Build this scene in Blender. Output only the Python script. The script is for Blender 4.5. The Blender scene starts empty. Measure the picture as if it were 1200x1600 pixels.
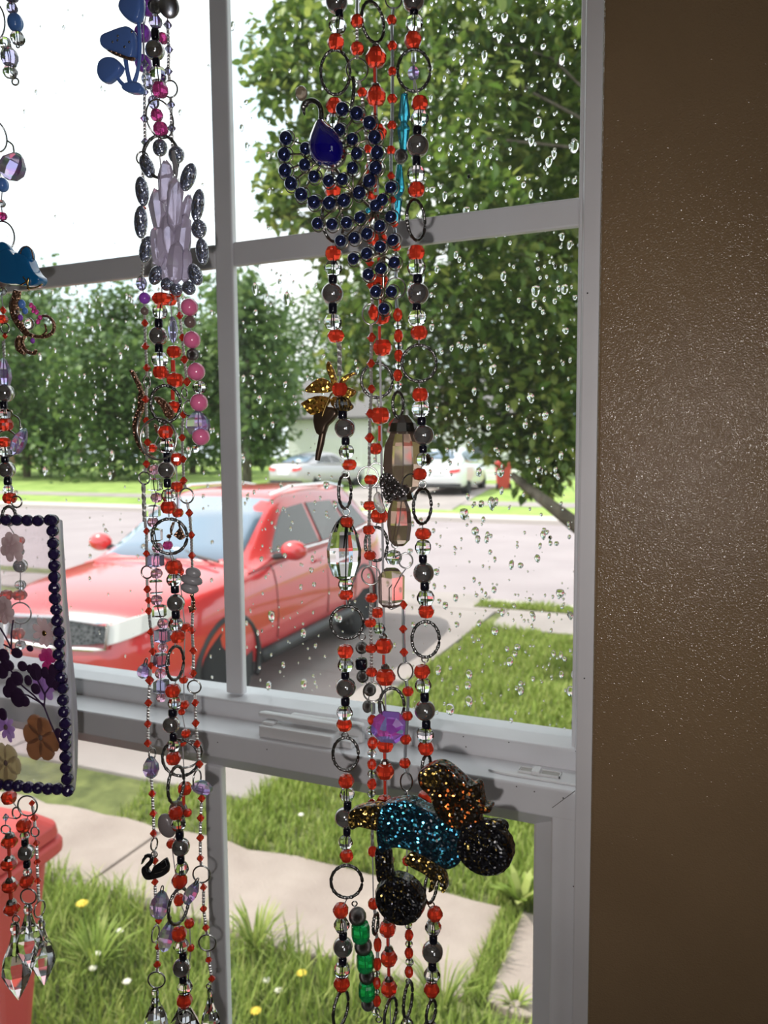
import bpy, bmesh, math, random
import numpy as np
from mathutils import Vector, Matrix, noise

random.seed(7)
sc = bpy.context.scene
COL = sc.collection
R = math.radians

# ------------------------------------------------------------------ camera
F, CXP, CYP = 1204.0, 600.0, 800.0
CAM = Vector((0.0, -0.75, 2.05))
CR = Vector((0.9208, 0.3898, -0.0075)).normalized()      # camera right
CF = Vector((-0.3890, 0.9172, -0.0857)).normalized()     # camera forward
CU = CR.cross(CF).normalized()
CR = CF.cross(CU).normalized()
cam_d = bpy.data.cameras.new('camera')
cam = bpy.data.objects.new('camera', cam_d)
COL.objects.link(cam)
m = Matrix.Identity(4)
for i in range(3):
    m[i][0], m[i][1], m[i][2], m[i][3] = CR[i], CU[i], -CF[i], CAM[i]
cam.matrix_world = m
cam_d.sensor_width = 36.0
cam_d.lens = F / 1600 * 36
cam_d.clip_start, cam_d.clip_end = 0.02, 500
cam_d.dof.use_dof = True
cam_d.dof.focus_distance = 0.56
cam_d.dof.aperture_fstop = 11.0
sc.camera = cam

# ------------------------------------------------------------------ colour management
sc.view_settings.view_transform = 'Standard'
sc.view_settings.look = 'None'
sc.view_settings.gamma = 1.0
sc.view_settings.use_curve_mapping = False
sc.view_settings.exposure = 0.0
try:
    sc.cycles.caustics_reflective = False
    sc.cycles.caustics_refractive = False
    sc.cycles.transparent_max_bounces = 24
    sc.cycles.max_bounces = 12
    sc.cycles.sample_clamp_indirect = 6.0
except Exception:
    pass

# ------------------------------------------------------------------ sky
w = bpy.data.worlds.new('sky'); sc.world = w; w.use_nodes = True
nt = w.node_tree
bg = nt.nodes['Background']
tc = nt.nodes.new('ShaderNodeTexCoord')
ns = nt.nodes.new('ShaderNodeTexNoise'); ns.inputs['Scale'].default_value = 2.2; ns.inputs['Detail'].default_value = 6
rp = nt.nodes.new('ShaderNodeValToRGB')
rp.color_ramp.elements[0].position = 0.38; rp.color_ramp.elements[0].color = (0.70, 0.88, 1.0, 1)
rp.color_ramp.elements[1].position = 0.55; rp.color_ramp.elements[1].color = (1.0, 1.0, 1.0, 1)
nt.links.new(tc.outputs['Generated'], ns.inputs['Vector'])
nt.links.new(ns.outputs['Fac'], rp.inputs['Fac'])
nt.links.new(rp.outputs['Color'], bg.inputs['Color'])
bg.inputs['Strength'].default_value = 1.85

# ------------------------------------------------------------------ sun (high on the left, a little behind the house front) and the phone's own flash
sl = bpy.data.lights.new('sun', 'SUN'); sl.energy = 5.5; sl.angle = R(0.6); sl.color = (1.0, 0.95, 0.86)
so = bpy.data.objects.new('sun', sl); COL.objects.link(so)
SUN_AZ, SUN_EL = R(112), R(53)
sdir = Vector((-math.sin(SUN_AZ) * math.cos(SUN_EL), math.cos(SUN_AZ) * math.cos(SUN_EL), math.sin(SUN_EL)))
so.rotation_euler = sdir.to_track_quat('Z', 'Y').to_euler(); so.location = (-10, 20, 25)

fl = bpy.data.lights.new('phone_flash', 'SPOT'); fl.energy = 6.0; fl.shadow_soft_size = 0.003
fl.spot_size = R(125); fl.spot_blend = 1.0; fl.color = (1.0, 0.95, 0.93)
fo = bpy.data.objects.new('phone_flash', fl); COL.objects.link(fo)
fo.location = CAM - CR * 0.016 - CU * 0.022
fo.rotation_euler = (-CF).to_track_quat('Z', 'Y').to_euler()

# ------------------------------------------------------------------ pixel helpers (1200 x 1600 frame -> real positions)
def ray(px, py):
    return CF + CR * ((px - CXP) / F) - CU * ((py - CYP) / F)
def PY(px, py, y):
    r = ray(px, py); return CAM + r * ((y - CAM.y) / r.y)
def PZ(px, py, z=0.0):
    r = ray(px, py); return CAM + r * ((z - CAM.z) / r.z)
def PD(px, py, d):
    return CAM + ray(px, py) * d
def SC(px, py, y):           # metres per pixel at the plane Y = y
    r = ray(px, py); return (y - CAM.y) / r.y / F
FACE = math.atan2(CF.x, CF.y) * -1   # rotation about Z that turns a local -Y face to the camera

# ------------------------------------------------------------------ materials
MAT = {}
def bsdf(name, col=(.8, .8, .8), rough=.5, metal=0., trans=0., ior=1.45, spec=.5, coat=0., sub=None):
    mt = bpy.data.materials.new(name); mt.use_nodes = True
    b = mt.node_tree.nodes['Principled BSDF']
    b.inputs['Base Color'].default_value = (*col, 1)
    b.inputs['Roughness'].default_value = rough
    b.inputs['Metallic'].default_value = metal
    b.inputs['Transmission Weight'].default_value = trans
    b.inputs['IOR'].default_value = ior
    b.inputs['Specular IOR Level'].default_value = spec
    b.inputs['Coat Weight'].default_value = coat
    MAT[name] = mt
    return mt
def nodes(mt): return mt.node_tree.nodes, mt.node_tree.links, mt.node_tree.nodes['Principled BSDF']
def noise_col(mt, c1, c2, scale, detail=4, p0=.35, p1=.65, coord='Object', stretch=None):
    n, l, b = nodes(mt)
    t = n.new('ShaderNodeTexCoord'); x = n.new('ShaderNodeTexNoise'); r = n.new('ShaderNodeValToRGB')
    x.inputs['Scale'].default_value = scale; x.inputs['Detail'].default_value = detail
    r.color_ramp.elements[0].position = p0; r.color_ramp.elements[0].color = (*c1, 1)
    r.color_ramp.elements[1].position = p1; r.color_ramp.elements[1].color = (*c2, 1)
    if stretch:
        mp = n.new('ShaderNodeMapping'); mp.inputs['Scale'].default_value = stretch
        l.new(t.outputs[coord], mp.inputs['Vector']); l.new(mp.outputs['Vector'], x.inputs['Vector'])
    else:
        l.new(t.outputs[coord], x.inputs['Vector'])
    l.new(x.outputs['Fac'], r.inputs['Fac']); l.new(r.outputs['Color'], b.inputs['Base Color'])
    return r
def bump(mt, scale, strength, dist=.001, kind='noise', detail=2):
    n, l, b = nodes(mt)
    t = n.new('ShaderNodeTexCoord')
    x = n.new('ShaderNodeTexNoise' if kind == 'noise' else 'ShaderNodeTexVoronoi')
    x.inputs['Scale'].default_value = scale
    if kind == 'noise': x.inputs['Detail'].default_value = detail
    bp = n.new('ShaderNodeBump'); bp.inputs['Strength'].default_value = strength; bp.inputs['Distance'].default_value = dist
    l.new(t.outputs['Object'], x.inputs['Vector']); l.new(x.outputs[0], bp.inputs['Height']); l.new(bp.outputs['Normal'], b.inputs['Normal'])
def random_col(mt, cols, backlit=0.0):
    n, l, b = nodes(mt)
    g = n.new('ShaderNodeNewGeometry'); r = n.new('ShaderNodeValToRGB')
    while len(r.color_ramp.elements) < len(cols): r.color_ramp.elements.new(.5)
    for i, c in enumerate(cols):
        r.color_ramp.elements[i].position = i / (len(cols) - 1); r.color_ramp.elements[i].color = (*c, 1)
    l.new(g.outputs['Random Per Island'], r.inputs['Fac']); l.new(r.outputs['Color'], b.inputs['Base Color'])
    if backlit:
        tr = n.new('ShaderNodeBsdfTranslucent'); mx = n.new('ShaderNodeMixShader'); mx.inputs[0].default_value = backlit
        hs = n.new('ShaderNodeHueSaturation'); hs.inputs['Value'].default_value = 1.35; hs.inputs['Hue'].default_value = .49
        l.new(r.outputs['Color'], hs.inputs['Color']); l.new(hs.outputs['Color'], tr.inputs['Color'])
        l.new(b.outputs[0], mx.inputs[1]); l.new(tr.outputs[0], mx.inputs[2])
        l.new(mx.outputs[0], n['Material Output'].inputs['Surface'])
def clear_sheet(name, tint=(1, 1, 1), dirt=.0, gl=.018):
    """a thin clear sheet: light passes straight, Fresnel reflection, a little dirt that scatters light"""
    mt = bpy.data.materials.new(name); mt.use_nodes = True
    n, l = mt.node_tree.nodes, mt.node_tree.links
    n.remove(n['Principled BSDF'])
    t = n.new('ShaderNodeBsdfTransparent'); t.inputs['Color'].default_value = (*tint, 1)
    g = n.new('ShaderNodeBsdfGlossy'); g.inputs['Roughness'].default_value = .02
    lwt = n.new('ShaderNodeLayerWeight'); pw = n.new('ShaderNodeMath'); pw.operation = 'POWER'; pw.inputs[1].default_value = 4.0
    f = n.new('ShaderNodeMath'); f.operation = 'MULTIPLY_ADD'; f.inputs[1].default_value = .5; f.inputs[2].default_value = gl
    l.new(lwt.outputs['Facing'], pw.inputs[0]); l.new(pw.outputs[0], f.inputs[0])
    d = n.new('ShaderNodeBsdfTranslucent'); d.inputs['Color'].default_value = (.9, .9, .95, 1)
    m0 = n.new('ShaderNodeMixShader'); m0.inputs[0].default_value = dirt
    m1 = n.new('ShaderNodeMixShader')
    l.new(t.outputs[0], m0.inputs[1]); l.new(d.outputs[0], m0.inputs[2])
    l.new(f.outputs[0], m1.inputs[0]); l.new(m0.outputs[0], m1.inputs[1]); l.new(g.outputs[0], m1.inputs[2])
    l.new(m1.outputs[0], n['Material Output'].inputs['Surface'])
    MAT[name] = mt
    return mt

vinyl = bsdf('white_vinyl', (.74, .735, .75), .35)
noise_col(vinyl, (.76, .755, .78), (.85, .845, .87), 9, 6, .3, .7)
bump(vinyl, 300, .06, .0006)
plastic_latch = bsdf('latch_plastic', (.78, .775, .78), .4)
speckm = bsdf('dirt_speck', (.02, .018, .015), .9)
wallm = bsdf('tan_wall_paint', (.27, .195, .125), .12, spec=.44)
noise_col(wallm, (.215, .142, .078), (.25, .167, .093), 5, 5)
bump(wallm, 820, 1., .00052, 'noise', 1.0)
ceilm = bsdf('ceiling_paint', (.6, .57, .52), .8)
floorm = bsdf('floor_carpet', (.38, .32, .27), .95)
pane_m = clear_sheet('window_glass', (.97, .985, .98), .008)
dropm = bsdf('rain_water', (1, 1, 1), .0, trans=1., ior=1.33)

red_m = bsdf('red_crystal', (1., .075, .035), .05, trans=.62, ior=1.42, spec=.6)
clear_m = bsdf('clear_crystal', (.96, .97, 1.), .015, trans=1., ior=1.45)
black_m = bsdf('black_glass', (.006, .006, .012), .12, spec=.6)
silver_m = bsdf('hematite_silver', (.46, .445, .44), .09, metal=.88)
gun_m = bsdf('gunmetal', (.20, .195, .19), .28, metal=1.); bump(gun_m, 900, .5, .0008, 'voronoi')
wire_m = bsdf('steel_wire', (.45, .44, .43), .22, metal=1.)
bar_m = bsdf('twisted_silver', (.8, .79, .78), .3, metal=.85)
thread_m = bsdf('beading_thread', (.35, .34, .36), .5)
redbar_m = bsdf('red_glass_tube', (.85, .08, .05), .12, trans=.35)
tube_m = bsdf('clear_glass_tube', (.85, .88, .93), .06, trans=.8)
pearl_m = bsdf('pink_pearl', (.78, .17, .34), .16, coat=.6)
pink_m = bsdf('pink_crystal', (1., .55, .72), .06, trans=.8)
green_m = bsdf('green_glass', (.02, .62, .16), .06, trans=.65)
teal_m = bsdf('turquoise_glass', (.08, .55, .75), .05, trans=.75)
purple_m = bsdf('purple_bead', (.36, .09, .62), .2, trans=.25)
lav_m = bsdf('lavender_crystal', (.70, .66, 1.), .05, trans=.85)
bluebead_m = bsdf('blue_bead', (.10, .24, .62), .2, coat=.4)
magenta_m = bsdf('magenta_crystal', (.9, .10, .42), .06, trans=.6)
navy_m = bsdf('navy_metal_ball', (.055, .075, .22), .12, metal=.85, coat=.5)
smoky_m = bsdf('smoky_glass', (.62, .44, .34), .06, trans=.82)
rose_m = bsdf('rose_glass', (.88, .66, .60), .05, trans=.9)
darkpurple_m = bsdf('dark_purple_bead', (.020, .011, .055), .14, coat=.5)
sapphire_m = bsdf('sapphire_gem', (.007, .004, .19), .04, coat=1., trans=.35)
brown_m = bsdf('brown_stone', (.16, .11, .10), .2)
greystone_m = bsdf('grey_stone', (.24, .23, .24), .3)
copper_m = bsdf('antique_copper', (.36, .20, .13), .3, metal=.9); bump(copper_m, 420, 1., .003, 'voronoi')
gold_m = bsdf('gold_metal', (.62, .42, .15), .25, metal=1.)
blackenamel_m = bsdf('black_enamel', (.008, .008, .01), .12, coat=.6)
mush_m = bsdf('blue_mushroom_resin', (.10, .20, .55), .2, coat=.5)
cat_m = bsdf('blue_enamel', (.01, .14, .36), .12, coat=.8)
ame_m = bsdf('amethyst_shard', (.80, .70, .92), .18, trans=.5, ior=1.4)
ab_m = bsdf('aurora_crystal', (.8, .7, 1.), .03, trans=.75)
n_, l_, b_ = nodes(ab_m)
lw = n_.new('ShaderNodeTexCoord'); vx = n_.new('ShaderNodeTexVoronoi'); vx.inputs['Scale'].default_value = 1.6
rr = n_.new('ShaderNodeValToRGB')
for _ in range(2): rr.color_ramp.elements.new(.5)
for i, c in enumerate([(.45, .25, .95), (.95, .75, .95), (.45, .75, .95), (.85, .25, .75)]):
    rr.color_ramp.elements[i].position = i / 3; rr.color_ramp.elements[i].color = (*c, 1)
l_.new(lw.outputs['Object'], vx.inputs['Vector']); l_.new(vx.outputs['Color'], rr.inputs['Fac']); l_.new(rr.outputs['Color'], b_.inputs['Base Color'])
def glitter(name, base, c1, c2, scale=700, thr=.62):
    mt = bsdf(name, base, .3, coat=.7)
    n, l, b = nodes(mt)
    t = n.new('ShaderNodeTexCoord'); v = n.new('ShaderNodeTexVoronoi'); v.inputs['Scale'].default_value = scale
    sp = n.new('ShaderNodeSeparateColor'); r = n.new('ShaderNodeValToRGB'); r.color_ramp.interpolation = 'CONSTANT'
    r.color_ramp.elements.new(.5)
    for e, p, c in zip(r.color_ramp.elements, (0, thr, thr + (1 - thr) * .6), (base, c1, c2)):
        e.position = p; e.color = (*c, 1)
    r2 = n.new('ShaderNodeMath'); r2.operation = 'GREATER_THAN'; r2.inputs[1].default_value = thr
    l.new(t.outputs['Object'], v.inputs['Vector']); l.new(v.outputs['Color'], sp.inputs[0])
    l.new(sp.outputs[0], r.inputs['Fac']); l.new(r.outputs['Color'], b.inputs['Base Color'])
    l.new(sp.outputs[0], r2.inputs[0]); l.new(r2.outputs[0], b.inputs['Metallic'])
    ge = n.new('ShaderNodeNewGeometry')            # every flake lies at its own angle
    v1 = n.new('ShaderNodeVectorMath'); v1.operation = 'SUBTRACT'; v1.inputs[1].default_value = (.5, .5, .5)
    v2 = n.new('ShaderNodeVectorMath'); v2.operation = 'SCALE'; v2.inputs['Scale'].default_value = 1.3
    v3 = n.new('ShaderNodeVectorMath'); v3.operation = 'ADD'; v4 = n.new('ShaderNodeVectorMath'); v4.operation = 'NORMALIZE'
    l.new(v.outputs['Color'], v1.inputs[0]); l.new(v1.outputs[0], v2.inputs[0]); l.new(v2.outputs[0], v3.inputs[0]); l.new(ge.outputs['Normal'], v3.inputs[1])
    l.new(v3.outputs[0], v4.inputs[0]); l.new(v4.outputs[0], b.inputs['Normal'])
    return mt
gl_black = glitter('black_glitter', (.004, .004, .006), (.22, .16, .05), (.07, .07, .09), 800, .80)
gl_gold = glitter('gold_glitter', (.016, .011, .004), (.75, .5, .12), (.5, .32, .1), 800, .72)
gl_orange = glitter('orange_glitter', (.010, .006, .003), (.75, .18, .04), (.6, .38, .1), 800, .82)
gl_blue = glitter('blue_glitter', (.002, .012, .022), (.10, .48, .75), (.06, .30, .34), 800, .72)
gl_silver = glitter('silver_glitter_bead', (.16, .19, .30), (.55, .56, .62), (.40, .44, .58), 15, .35)
gl_flower = glitter('gold_flower_resin', (.22, .10, .02), (.85, .55, .12), (.5, .3, .06), 700, .55)

# ------------------------------------------------------------------ object helpers
def add(name, mesh, mat=None, parent=None, loc=None, rot=None, scale=None, smooth=None):
    o = bpy.data.objects.new(name, mesh); COL.objects.link(o)
    if mat is not None and not mesh.materials: mesh.materials.append(mat)
    if parent is not None: o.parent = parent
    if loc is not None: o.location = loc
    if rot is not None: o.rotation_euler = rot
    if scale is not None: o.scale = (scale,) * 3 if isinstance(scale, (int, float)) else scale
    return o
def empty(name, loc=(0, 0, 0), rot=(0, 0, 0)):
    o = bpy.data.objects.new(name, None); o.empty_display_size = .01; COL.objects.link(o); o.location = loc; o.rotation_euler = rot
    return o
def tag(o, label=None, cat=None, group=None, kind=None):
    if label: o['label'] = label
    if cat: o['category'] = cat
    if group: o['group'] = group
    if kind: o['kind'] = kind
    return o
def mk(name, verts, faces, mat=None, smooth=False):
    me = bpy.data.meshes.new(name); me.from_pydata([tuple(v) for v in verts], [], faces); me.update()
    if mat is not None: me.materials.append(mat)
    if smooth:
        me.polygons.foreach_set('use_smooth', [True] * len(me.polygons))
    return me
class MB:
    def __init__(s): s.v = []; s.f = []
    def raw(s, v, f):
        o = len(s.v); s.v += [Vector(a) for a in v]; s.f += [tuple(i + o for i in q) for q in f]; return s
    def box(s, x0, x1, y0, y1, z0, z1):
        return s.raw([(x0, y0, z0), (x1, y0, z0), (x1, y1, z0), (x0, y1, z0), (x0, y0, z1), (x1, y0, z1), (x1, y1, z1), (x0, y1, z1)],
                     [(3, 2, 1, 0), (4, 5, 6, 7), (0, 1, 5, 4), (1, 2, 6, 5), (2, 3, 7, 6), (3, 0, 4, 7)])
    def prism_x(s, prof, x0, x1):       # profile of (y, z), extruded along X
        n = len(prof)
        s.raw([(x0, y, z) for y, z in prof] + [(x1, y, z) for y, z in prof],
              [tuple(range(n))[::-1], tuple(range(n, 2 * n))] + [(i, (i + 1) % n, n + (i + 1) % n, n + i) for i in range(n)]); return s
    def prism_z(s, prof, z0, z1):       # profile of (x, y)
        n = len(prof)
        s.raw([(x, y, z0) for x, y in prof] + [(x, y, z1) for x, y in prof],
              [tuple(range(n))[::-1], tuple(range(n, 2 * n))] + [(i, (i + 1) % n, n + (i + 1) % n, n + i) for i in range(n)]); return s
    def tube(s, pts, r, seg=8, closed=False):
        pts = [Vector(p) for p in pts]; n = len(pts)
        rr = r if isinstance(r, (list, tuple)) else [r] * n
        base = len(s.v); up = None
        for i, p in enumerate(pts):
            a = pts[(i - 1) % n] if (closed or i > 0) else p
            b = pts[(i + 1) % n] if (closed or i < n - 1) else p
            t = (b - a).normalized()
            if up is None:
                up = t.orthogonal().normalized()
            else:
                up = (up - t * up.dot(t)); up = up.normalized() if up.length > 1e-6 else t.orthogonal().normalized()
            sd = t.cross(up)
            for k in range(seg):
                an = 2 * math.pi * k / seg
                s.v.append(p + (up * math.cos(an) + sd * math.sin(an)) * rr[i])
        for i in range(n if closed else n - 1):
            j = (i + 1) % n
            for k in range(seg):
                k2 = (k + 1) % seg
                s.f.append((base + i * seg + k, base + i * seg + k2, base + j * seg + k2, base + j * seg + k))
        if not closed:
            s.f.append(tuple(base + k for k in range(seg))[::-1]); s.f.append(tuple(base + (n - 1) * seg + k for k in range(seg)))
        return s
    def lathe(s, prof, seg=12, center=(0, 0, 0), axis='z', phase=0.):   # profile of (radius, height)
        base = len(s.v); c = Vector(center)
        for (r, h) in prof:
            for k in range(seg):
                a = 2 * math.pi * k / seg + phase
                if axis == 'z': s.v.append(c + Vector((r * math.cos(a), r * math.sin(a), h)))
                elif axis == 'y': s.v.append(c + Vector((r * math.cos(a), h, -r * math.sin(a))))
                else: s.v.append(c + Vector((h, r * math.cos(a), r * math.sin(a))))
        for i in range(len(prof) - 1):
            for k in range(seg):
                k2 = (k + 1) % seg
                s.f.append((base + i * seg + k, base + i * seg + k2, base + (i + 1) * seg + k2, base + (i + 1) * seg + k))
        s.f.append(tuple(base + k for k in range(seg))[::-1]); q = base + (len(prof) - 1) * seg
        s.f.append(tuple(q + k for k in range(seg)))
        return s
    def ball(s, c, r, seg=12, rings=8):
        rx, ry, rz = r if isinstance(r, (tuple, list)) else (r, r, r); c = Vector(c)
        i0 = len(s.v)
        s.lathe([(math.sin(math.pi * (i + .001) / (rings + .002)), -math.cos(math.pi * (i + .001) / (rings + .002))) for i in range(rings + 1)], seg)
        for i in range(i0, len(s.v)):
            v = s.v[i]; s.v[i] = c + Vector((v.x * rx, v.y * ry, v.z * rz))
        return s
    def mesh(s, name, mat=None, smooth=False): return mk(name, s.v, s.f, mat, smooth)
    def obj(s, name, mat, parent=None, smooth=False, **k): return add(name, s.mesh(name, mat, smooth), None, parent, **k)
def bevel(o, wd, seg=2):
    b = o.modifiers.new('bevel', 'BEVEL'); b.width = wd; b.segments = seg; b.limit_method = 'ANGLE'; return o

# ================================================================== THE ROOM
ZF, ZC = .55, 3.05          # floor and ceiling
WX = -.084                  # right edge of the window opening
WL = -1.345
b = MB()
YI, YO = -.12, .10
b.box(-2.7, WL, YI, YO, ZF, ZC); b.box(WX, 1.3, YI, YO, ZF, ZC); b.box(WL, WX, YI, YO, ZF, .93); b.box(WL, WX, YI, YO, 2.83, ZC)
o = b.obj('wall_front', wallm); bevel(o, .003, 3); tag(o, kind='structure', label='tan painted wall around the window')
# opening added in the right wall, out of view, to let skylight fill the room
br_ = MB().box(1.3, 1.4, -3.6, -2.7, ZF, ZC).box(1.3, 1.4, -1.7, .1, ZF, ZC).box(1.3, 1.4, -2.7, -1.7, ZF, 1.4).box(1.3, 1.4, -2.7, -1.7, 2.6, ZC)
tag(br_.obj('wall_right', wallm), kind='structure')
w2 = empty('added_fill_window'); tag(w2, kind='structure')
MB().box(1.34, 1.39, -2.7, -2.66, 1.4, 2.6).box(1.34, 1.39, -1.74, -1.7, 1.4, 2.6).box(1.34, 1.39, -2.66, -1.74, 1.4, 1.44).box(1.34, 1.39, -2.66, -1.74, 2.56, 2.6).box(1.345, 1.385, -2.66, -1.74, 1.98, 2.02).obj('sash_frame', vinyl, w2)
for nm, bx in (('wall_left', (-2.8, -2.7, -3.6, .1, ZF, ZC)), ('wall_back', (-2.8, 1.4, -3.7, -3.6, ZF, ZC))):
    tag(MB().box(*bx).obj(nm, wallm), kind='structure')
tag(MB().box(-2.8, 1.4, -3.7, .1, ZF - .1, ZF).obj('floor', floorm), kind='structure')
tag(MB().box(-2.8, 1.4, -3.7, .1, ZC, ZC + .1).obj('ceiling', ceilm), kind='structure')

# ------------------------------------------------------------------ the double-hung window
win = empty('window_1', (0, 0, 0)); tag(win, 'white vinyl double-hung window wet with rain', None, None, 'structure')
def wpart(mb, name, mat=vinyl, parent=win, bv=.0015):
    o = mb.obj(name, mat, parent)
    if bv: bevel(o, bv, 2)
    return o
# frame jambs
wpart(MB().box(-.1035, WX + .02, -.076, .06, .93, 2.83).box(-.1175, -.1035, -.012, .06, .93, 2.83), 'jamb')
wpart(MB().box(WL, -1.325, -.076, .06, .93, 2.83), 'jamb')
wpart(MB().box(WL, WX, -.076, .06, 2.79, 2.83), 'head')
wpart(MB().box(WL, WX, -.11, .06, .93, .96), 'sill')
wpart(MB().box(-.0895, -.0855, -.0795, -.07, .96, 2.79), 'caulk_bead', plastic_latch)
# upper sash
us = empty('upper_sash'); us.parent = win
XL, XR = -1.29, -.1175
wpart(MB().prism_x([(-.018, 1.70), (.03, 1.70), (.03, 1.7595), (.0052, 1.7595), (-.0165, 1.7575), (-.018, 1.756)], -1.325, -.1036), 'bottom_rail', parent=us)
wpart(MB().box(-1.325, -.1036, -.018, .03, 2.765, 2.79), 'top_rail', parent=us)
wpart(MB().prism_z([(-.1036, -.018), (-.1036, .03), (-.1165, .03), (-.1175, .006), (-.1165, -.006), (-.112, -.018)], 1.7372, 2.79), 'stile', parent=us)
wpart(MB().box(-1.325, XL, -.018, .03, 1.7372, 2.79), 'stile', parent=us)
MUL = [-.5087, -.9]
for x in MUL:
    wpart(MB().box(x - .0118, x + .0118, -.005, .0045, 1.7605, 2.766), 'muntin_bar', parent=us, bv=.002)
xs = [XL] + sorted(MUL) + [XR]
for i in range(3):
    wpart(MB().box(xs[i] + (.0118 if i else 0), xs[i + 1] - (.0118 if i < 2 else 0), -.0045, .004, 2.2512, 2.2772), 'muntin_bar', parent=us, bv=.002)
glass = MB().box(XL - .01, XR + .008, .0055, .0095, 1.752, 2.775).obj('glass_pane', pane_m, us)
# lower sash
ls = empty('lower_sash'); ls.parent = win
wpart(MB().prism_x([(-.065, 1.7355), (-.0635, 1.737), (-.0181, 1.737), (-.0181, 1.690), (-.046, 1.690), (-.0485, 1.6925), (-.0635, 1.708), (-.065, 1.7095)], -1.325, -.1036), 'top_rail', parent=ls)
wpart(MB().prism_z([(-.1036, -.0648), (-.1036, -.0187), (-.146, -.0187), (-.146, -.046), (-.1435, -.0483), (-.1265, -.0583), (-.1265, -.0633), (-.125, -.0648)], .96, 1.7358), 'stile', parent=ls, bv=.001)
wpart(MB().box(-1.325, -1.285, -.065, -.0185, .96, 1.7362), 'stile', parent=ls)
wpart(MB().box(-1.325, -.1036, -.065, -.0185, .96, 1.02), 'bottom_rail', parent=ls)
for x in (-.5085, -.9):
    wpart(MB().box(x - .0115, x + .0115, -.052, -.042, 1.02, 1.6915), 'muntin_bar', parent=ls, bv=.002)
wpart(MB().box(-1.285, -.146, -.0515, -.0425, 1.20, 1.222), 'muntin_bar', parent=ls, bv=.002)
MB().box(-1.29, -.144, -.0415, -.0375, 1.01, 1.694).obj('glass_pane', pane_m, ls)
# mitre line and gap line on the lower sash (thin dark strips; groove shade put into their colour)
gm = bsdf('groove_shadow_gap', (.10, .095, .09), .9)
def strip(p, q, wd, name='mitre_seam', mat=gm, parent=ls):
    MB().tube([p, q], wd, 5).obj(name, mat, parent)
strip(PY(863, 1262, -.0649), PY(905, 1231, -.0649), .00035)
strip((-.1262, -.0588, 1.0), (-.1262, -.0588, 1.707), .0004)
strip((-.1037, -.0645, .97), (-.1037, -.0645, 1.735), .0007)

# sash lock on the ledge: keeper base, body and lever
ZL = 1.737
lk = empty('sash_lock'); tag(lk, 'white cam sash lock with its lever on the window ledge', 'lock')
A = PZ(422, 1140, ZL); A2 = PZ(560, 1163, ZL)
x0, x1 = A.x, A2.x
wpart(MB().box(x0 + .012, x1, -.052, -.030, ZL, ZL + .008), 'base', plastic_latch, lk)
wpart(MB().box(x0, x1 - .02, -.0585, -.038, ZL, ZL + .013), 'body', plastic_latch, lk, .002)
wpart(MB().box(x0 + .002, x0 + .016, -.054, -.044, ZL + .013, ZL + .016), 'catch', plastic_latch, lk, .001)
lev = MB()
lp = [(x0 - .008, -.046), (x0 - .010, -.041), (x0 - .004, -.035), (x0 + .03, -.036), (x1 - .022, -.0375), (x1 - .014, -.042), (x1 - .018, -.047), (x0 + .045, -.0475), (x0 + .02, -.046)]
lev.prism_z(lp, ZL + .0165, ZL + .0225)
wpart(lev, 'lever', plastic_latch, lk, .0025)
wpart(MB().box(x0 + .025, x1 + .004, -.035, -.026, ZL, ZL + .0215), 'keeper', plastic_latch, lk, .003)
# tilt latch at the right end of the ledge
tl = empty('tilt_latch'); tag(tl, 'white sliding tilt latch set in the ledge beside the tan wall', 'latch')
T0 = PZ(770, 1207, ZL)
tx0, tx1 = -.178, -.1045
wpart(MB().prism_z([(tx0 - .012, -.0505), (tx0 + .004, -.0535), (tx1, -.0535), (tx1, -.030), (tx0 + .022, -.030), (tx0 + .012, -.046)], ZL, ZL + .0022), 'plate', plastic_latch, tl, .0006)
wpart(MB().box(-.160, -.150, -.0465, -.0365, ZL + .002, ZL + .003).box(-.140, -.123, -.0465, -.0365, ZL + .002, ZL + .003), 'slot', bsdf('latch_slot', (.45, .43, .40), .6), tl, 0)
wpart(MB().box(-.161, -.122, -.0475, -.0465, ZL + .002, ZL + .0042).box(-.161, -.122, -.0365, -.0355, ZL + .002, ZL + .0042).box(-.162, -.161, -.0475, -.0355, ZL + .002, ZL + .0042).box(-.123, -.122, -.0475, -.0355, ZL + .002, ZL + .0042), 'slot_rim', plastic_latch, tl, 0)
wpart(MB().box(-.149, -.141, -.0485, -.0345, ZL + .002, ZL + .0062), 'thumb_knob', plastic_latch, tl, .0012)
# dirt specks (fly spots) on the vinyl
sp = MB()
for (px, py, y) in [(724, 1151, -.018), (728, 1167, -.018), (795, 1160, -.018), (835, 1237, -.065), (807, 1229, -.065), (797, 1261, -.06), (880, 1247, -.065), (868, 1300, -.059), (901, 1308, -.065), (907, 1322, -.065), (896, 1385, -.065), (918, 458, -.076), (903, 1039, -.018), (902, 1086, -.018), (900, 1174, -.018), (913, 1060, -.076), (340, 1160, -.065), (417, 1171, -.065), (908, 1247, -.0655), (905, 1251, -.0655), (911, 1249, -.0655)]:
    p = PY(px, py, y - .0001); sp.ball(p, (.0007, .0003, .0007) if px != 908 else (.0022, .0004, .002), 6, 4)
o = sp.obj('dirt_specks', speckm, win); tag(o, kind='stuff')

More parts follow.
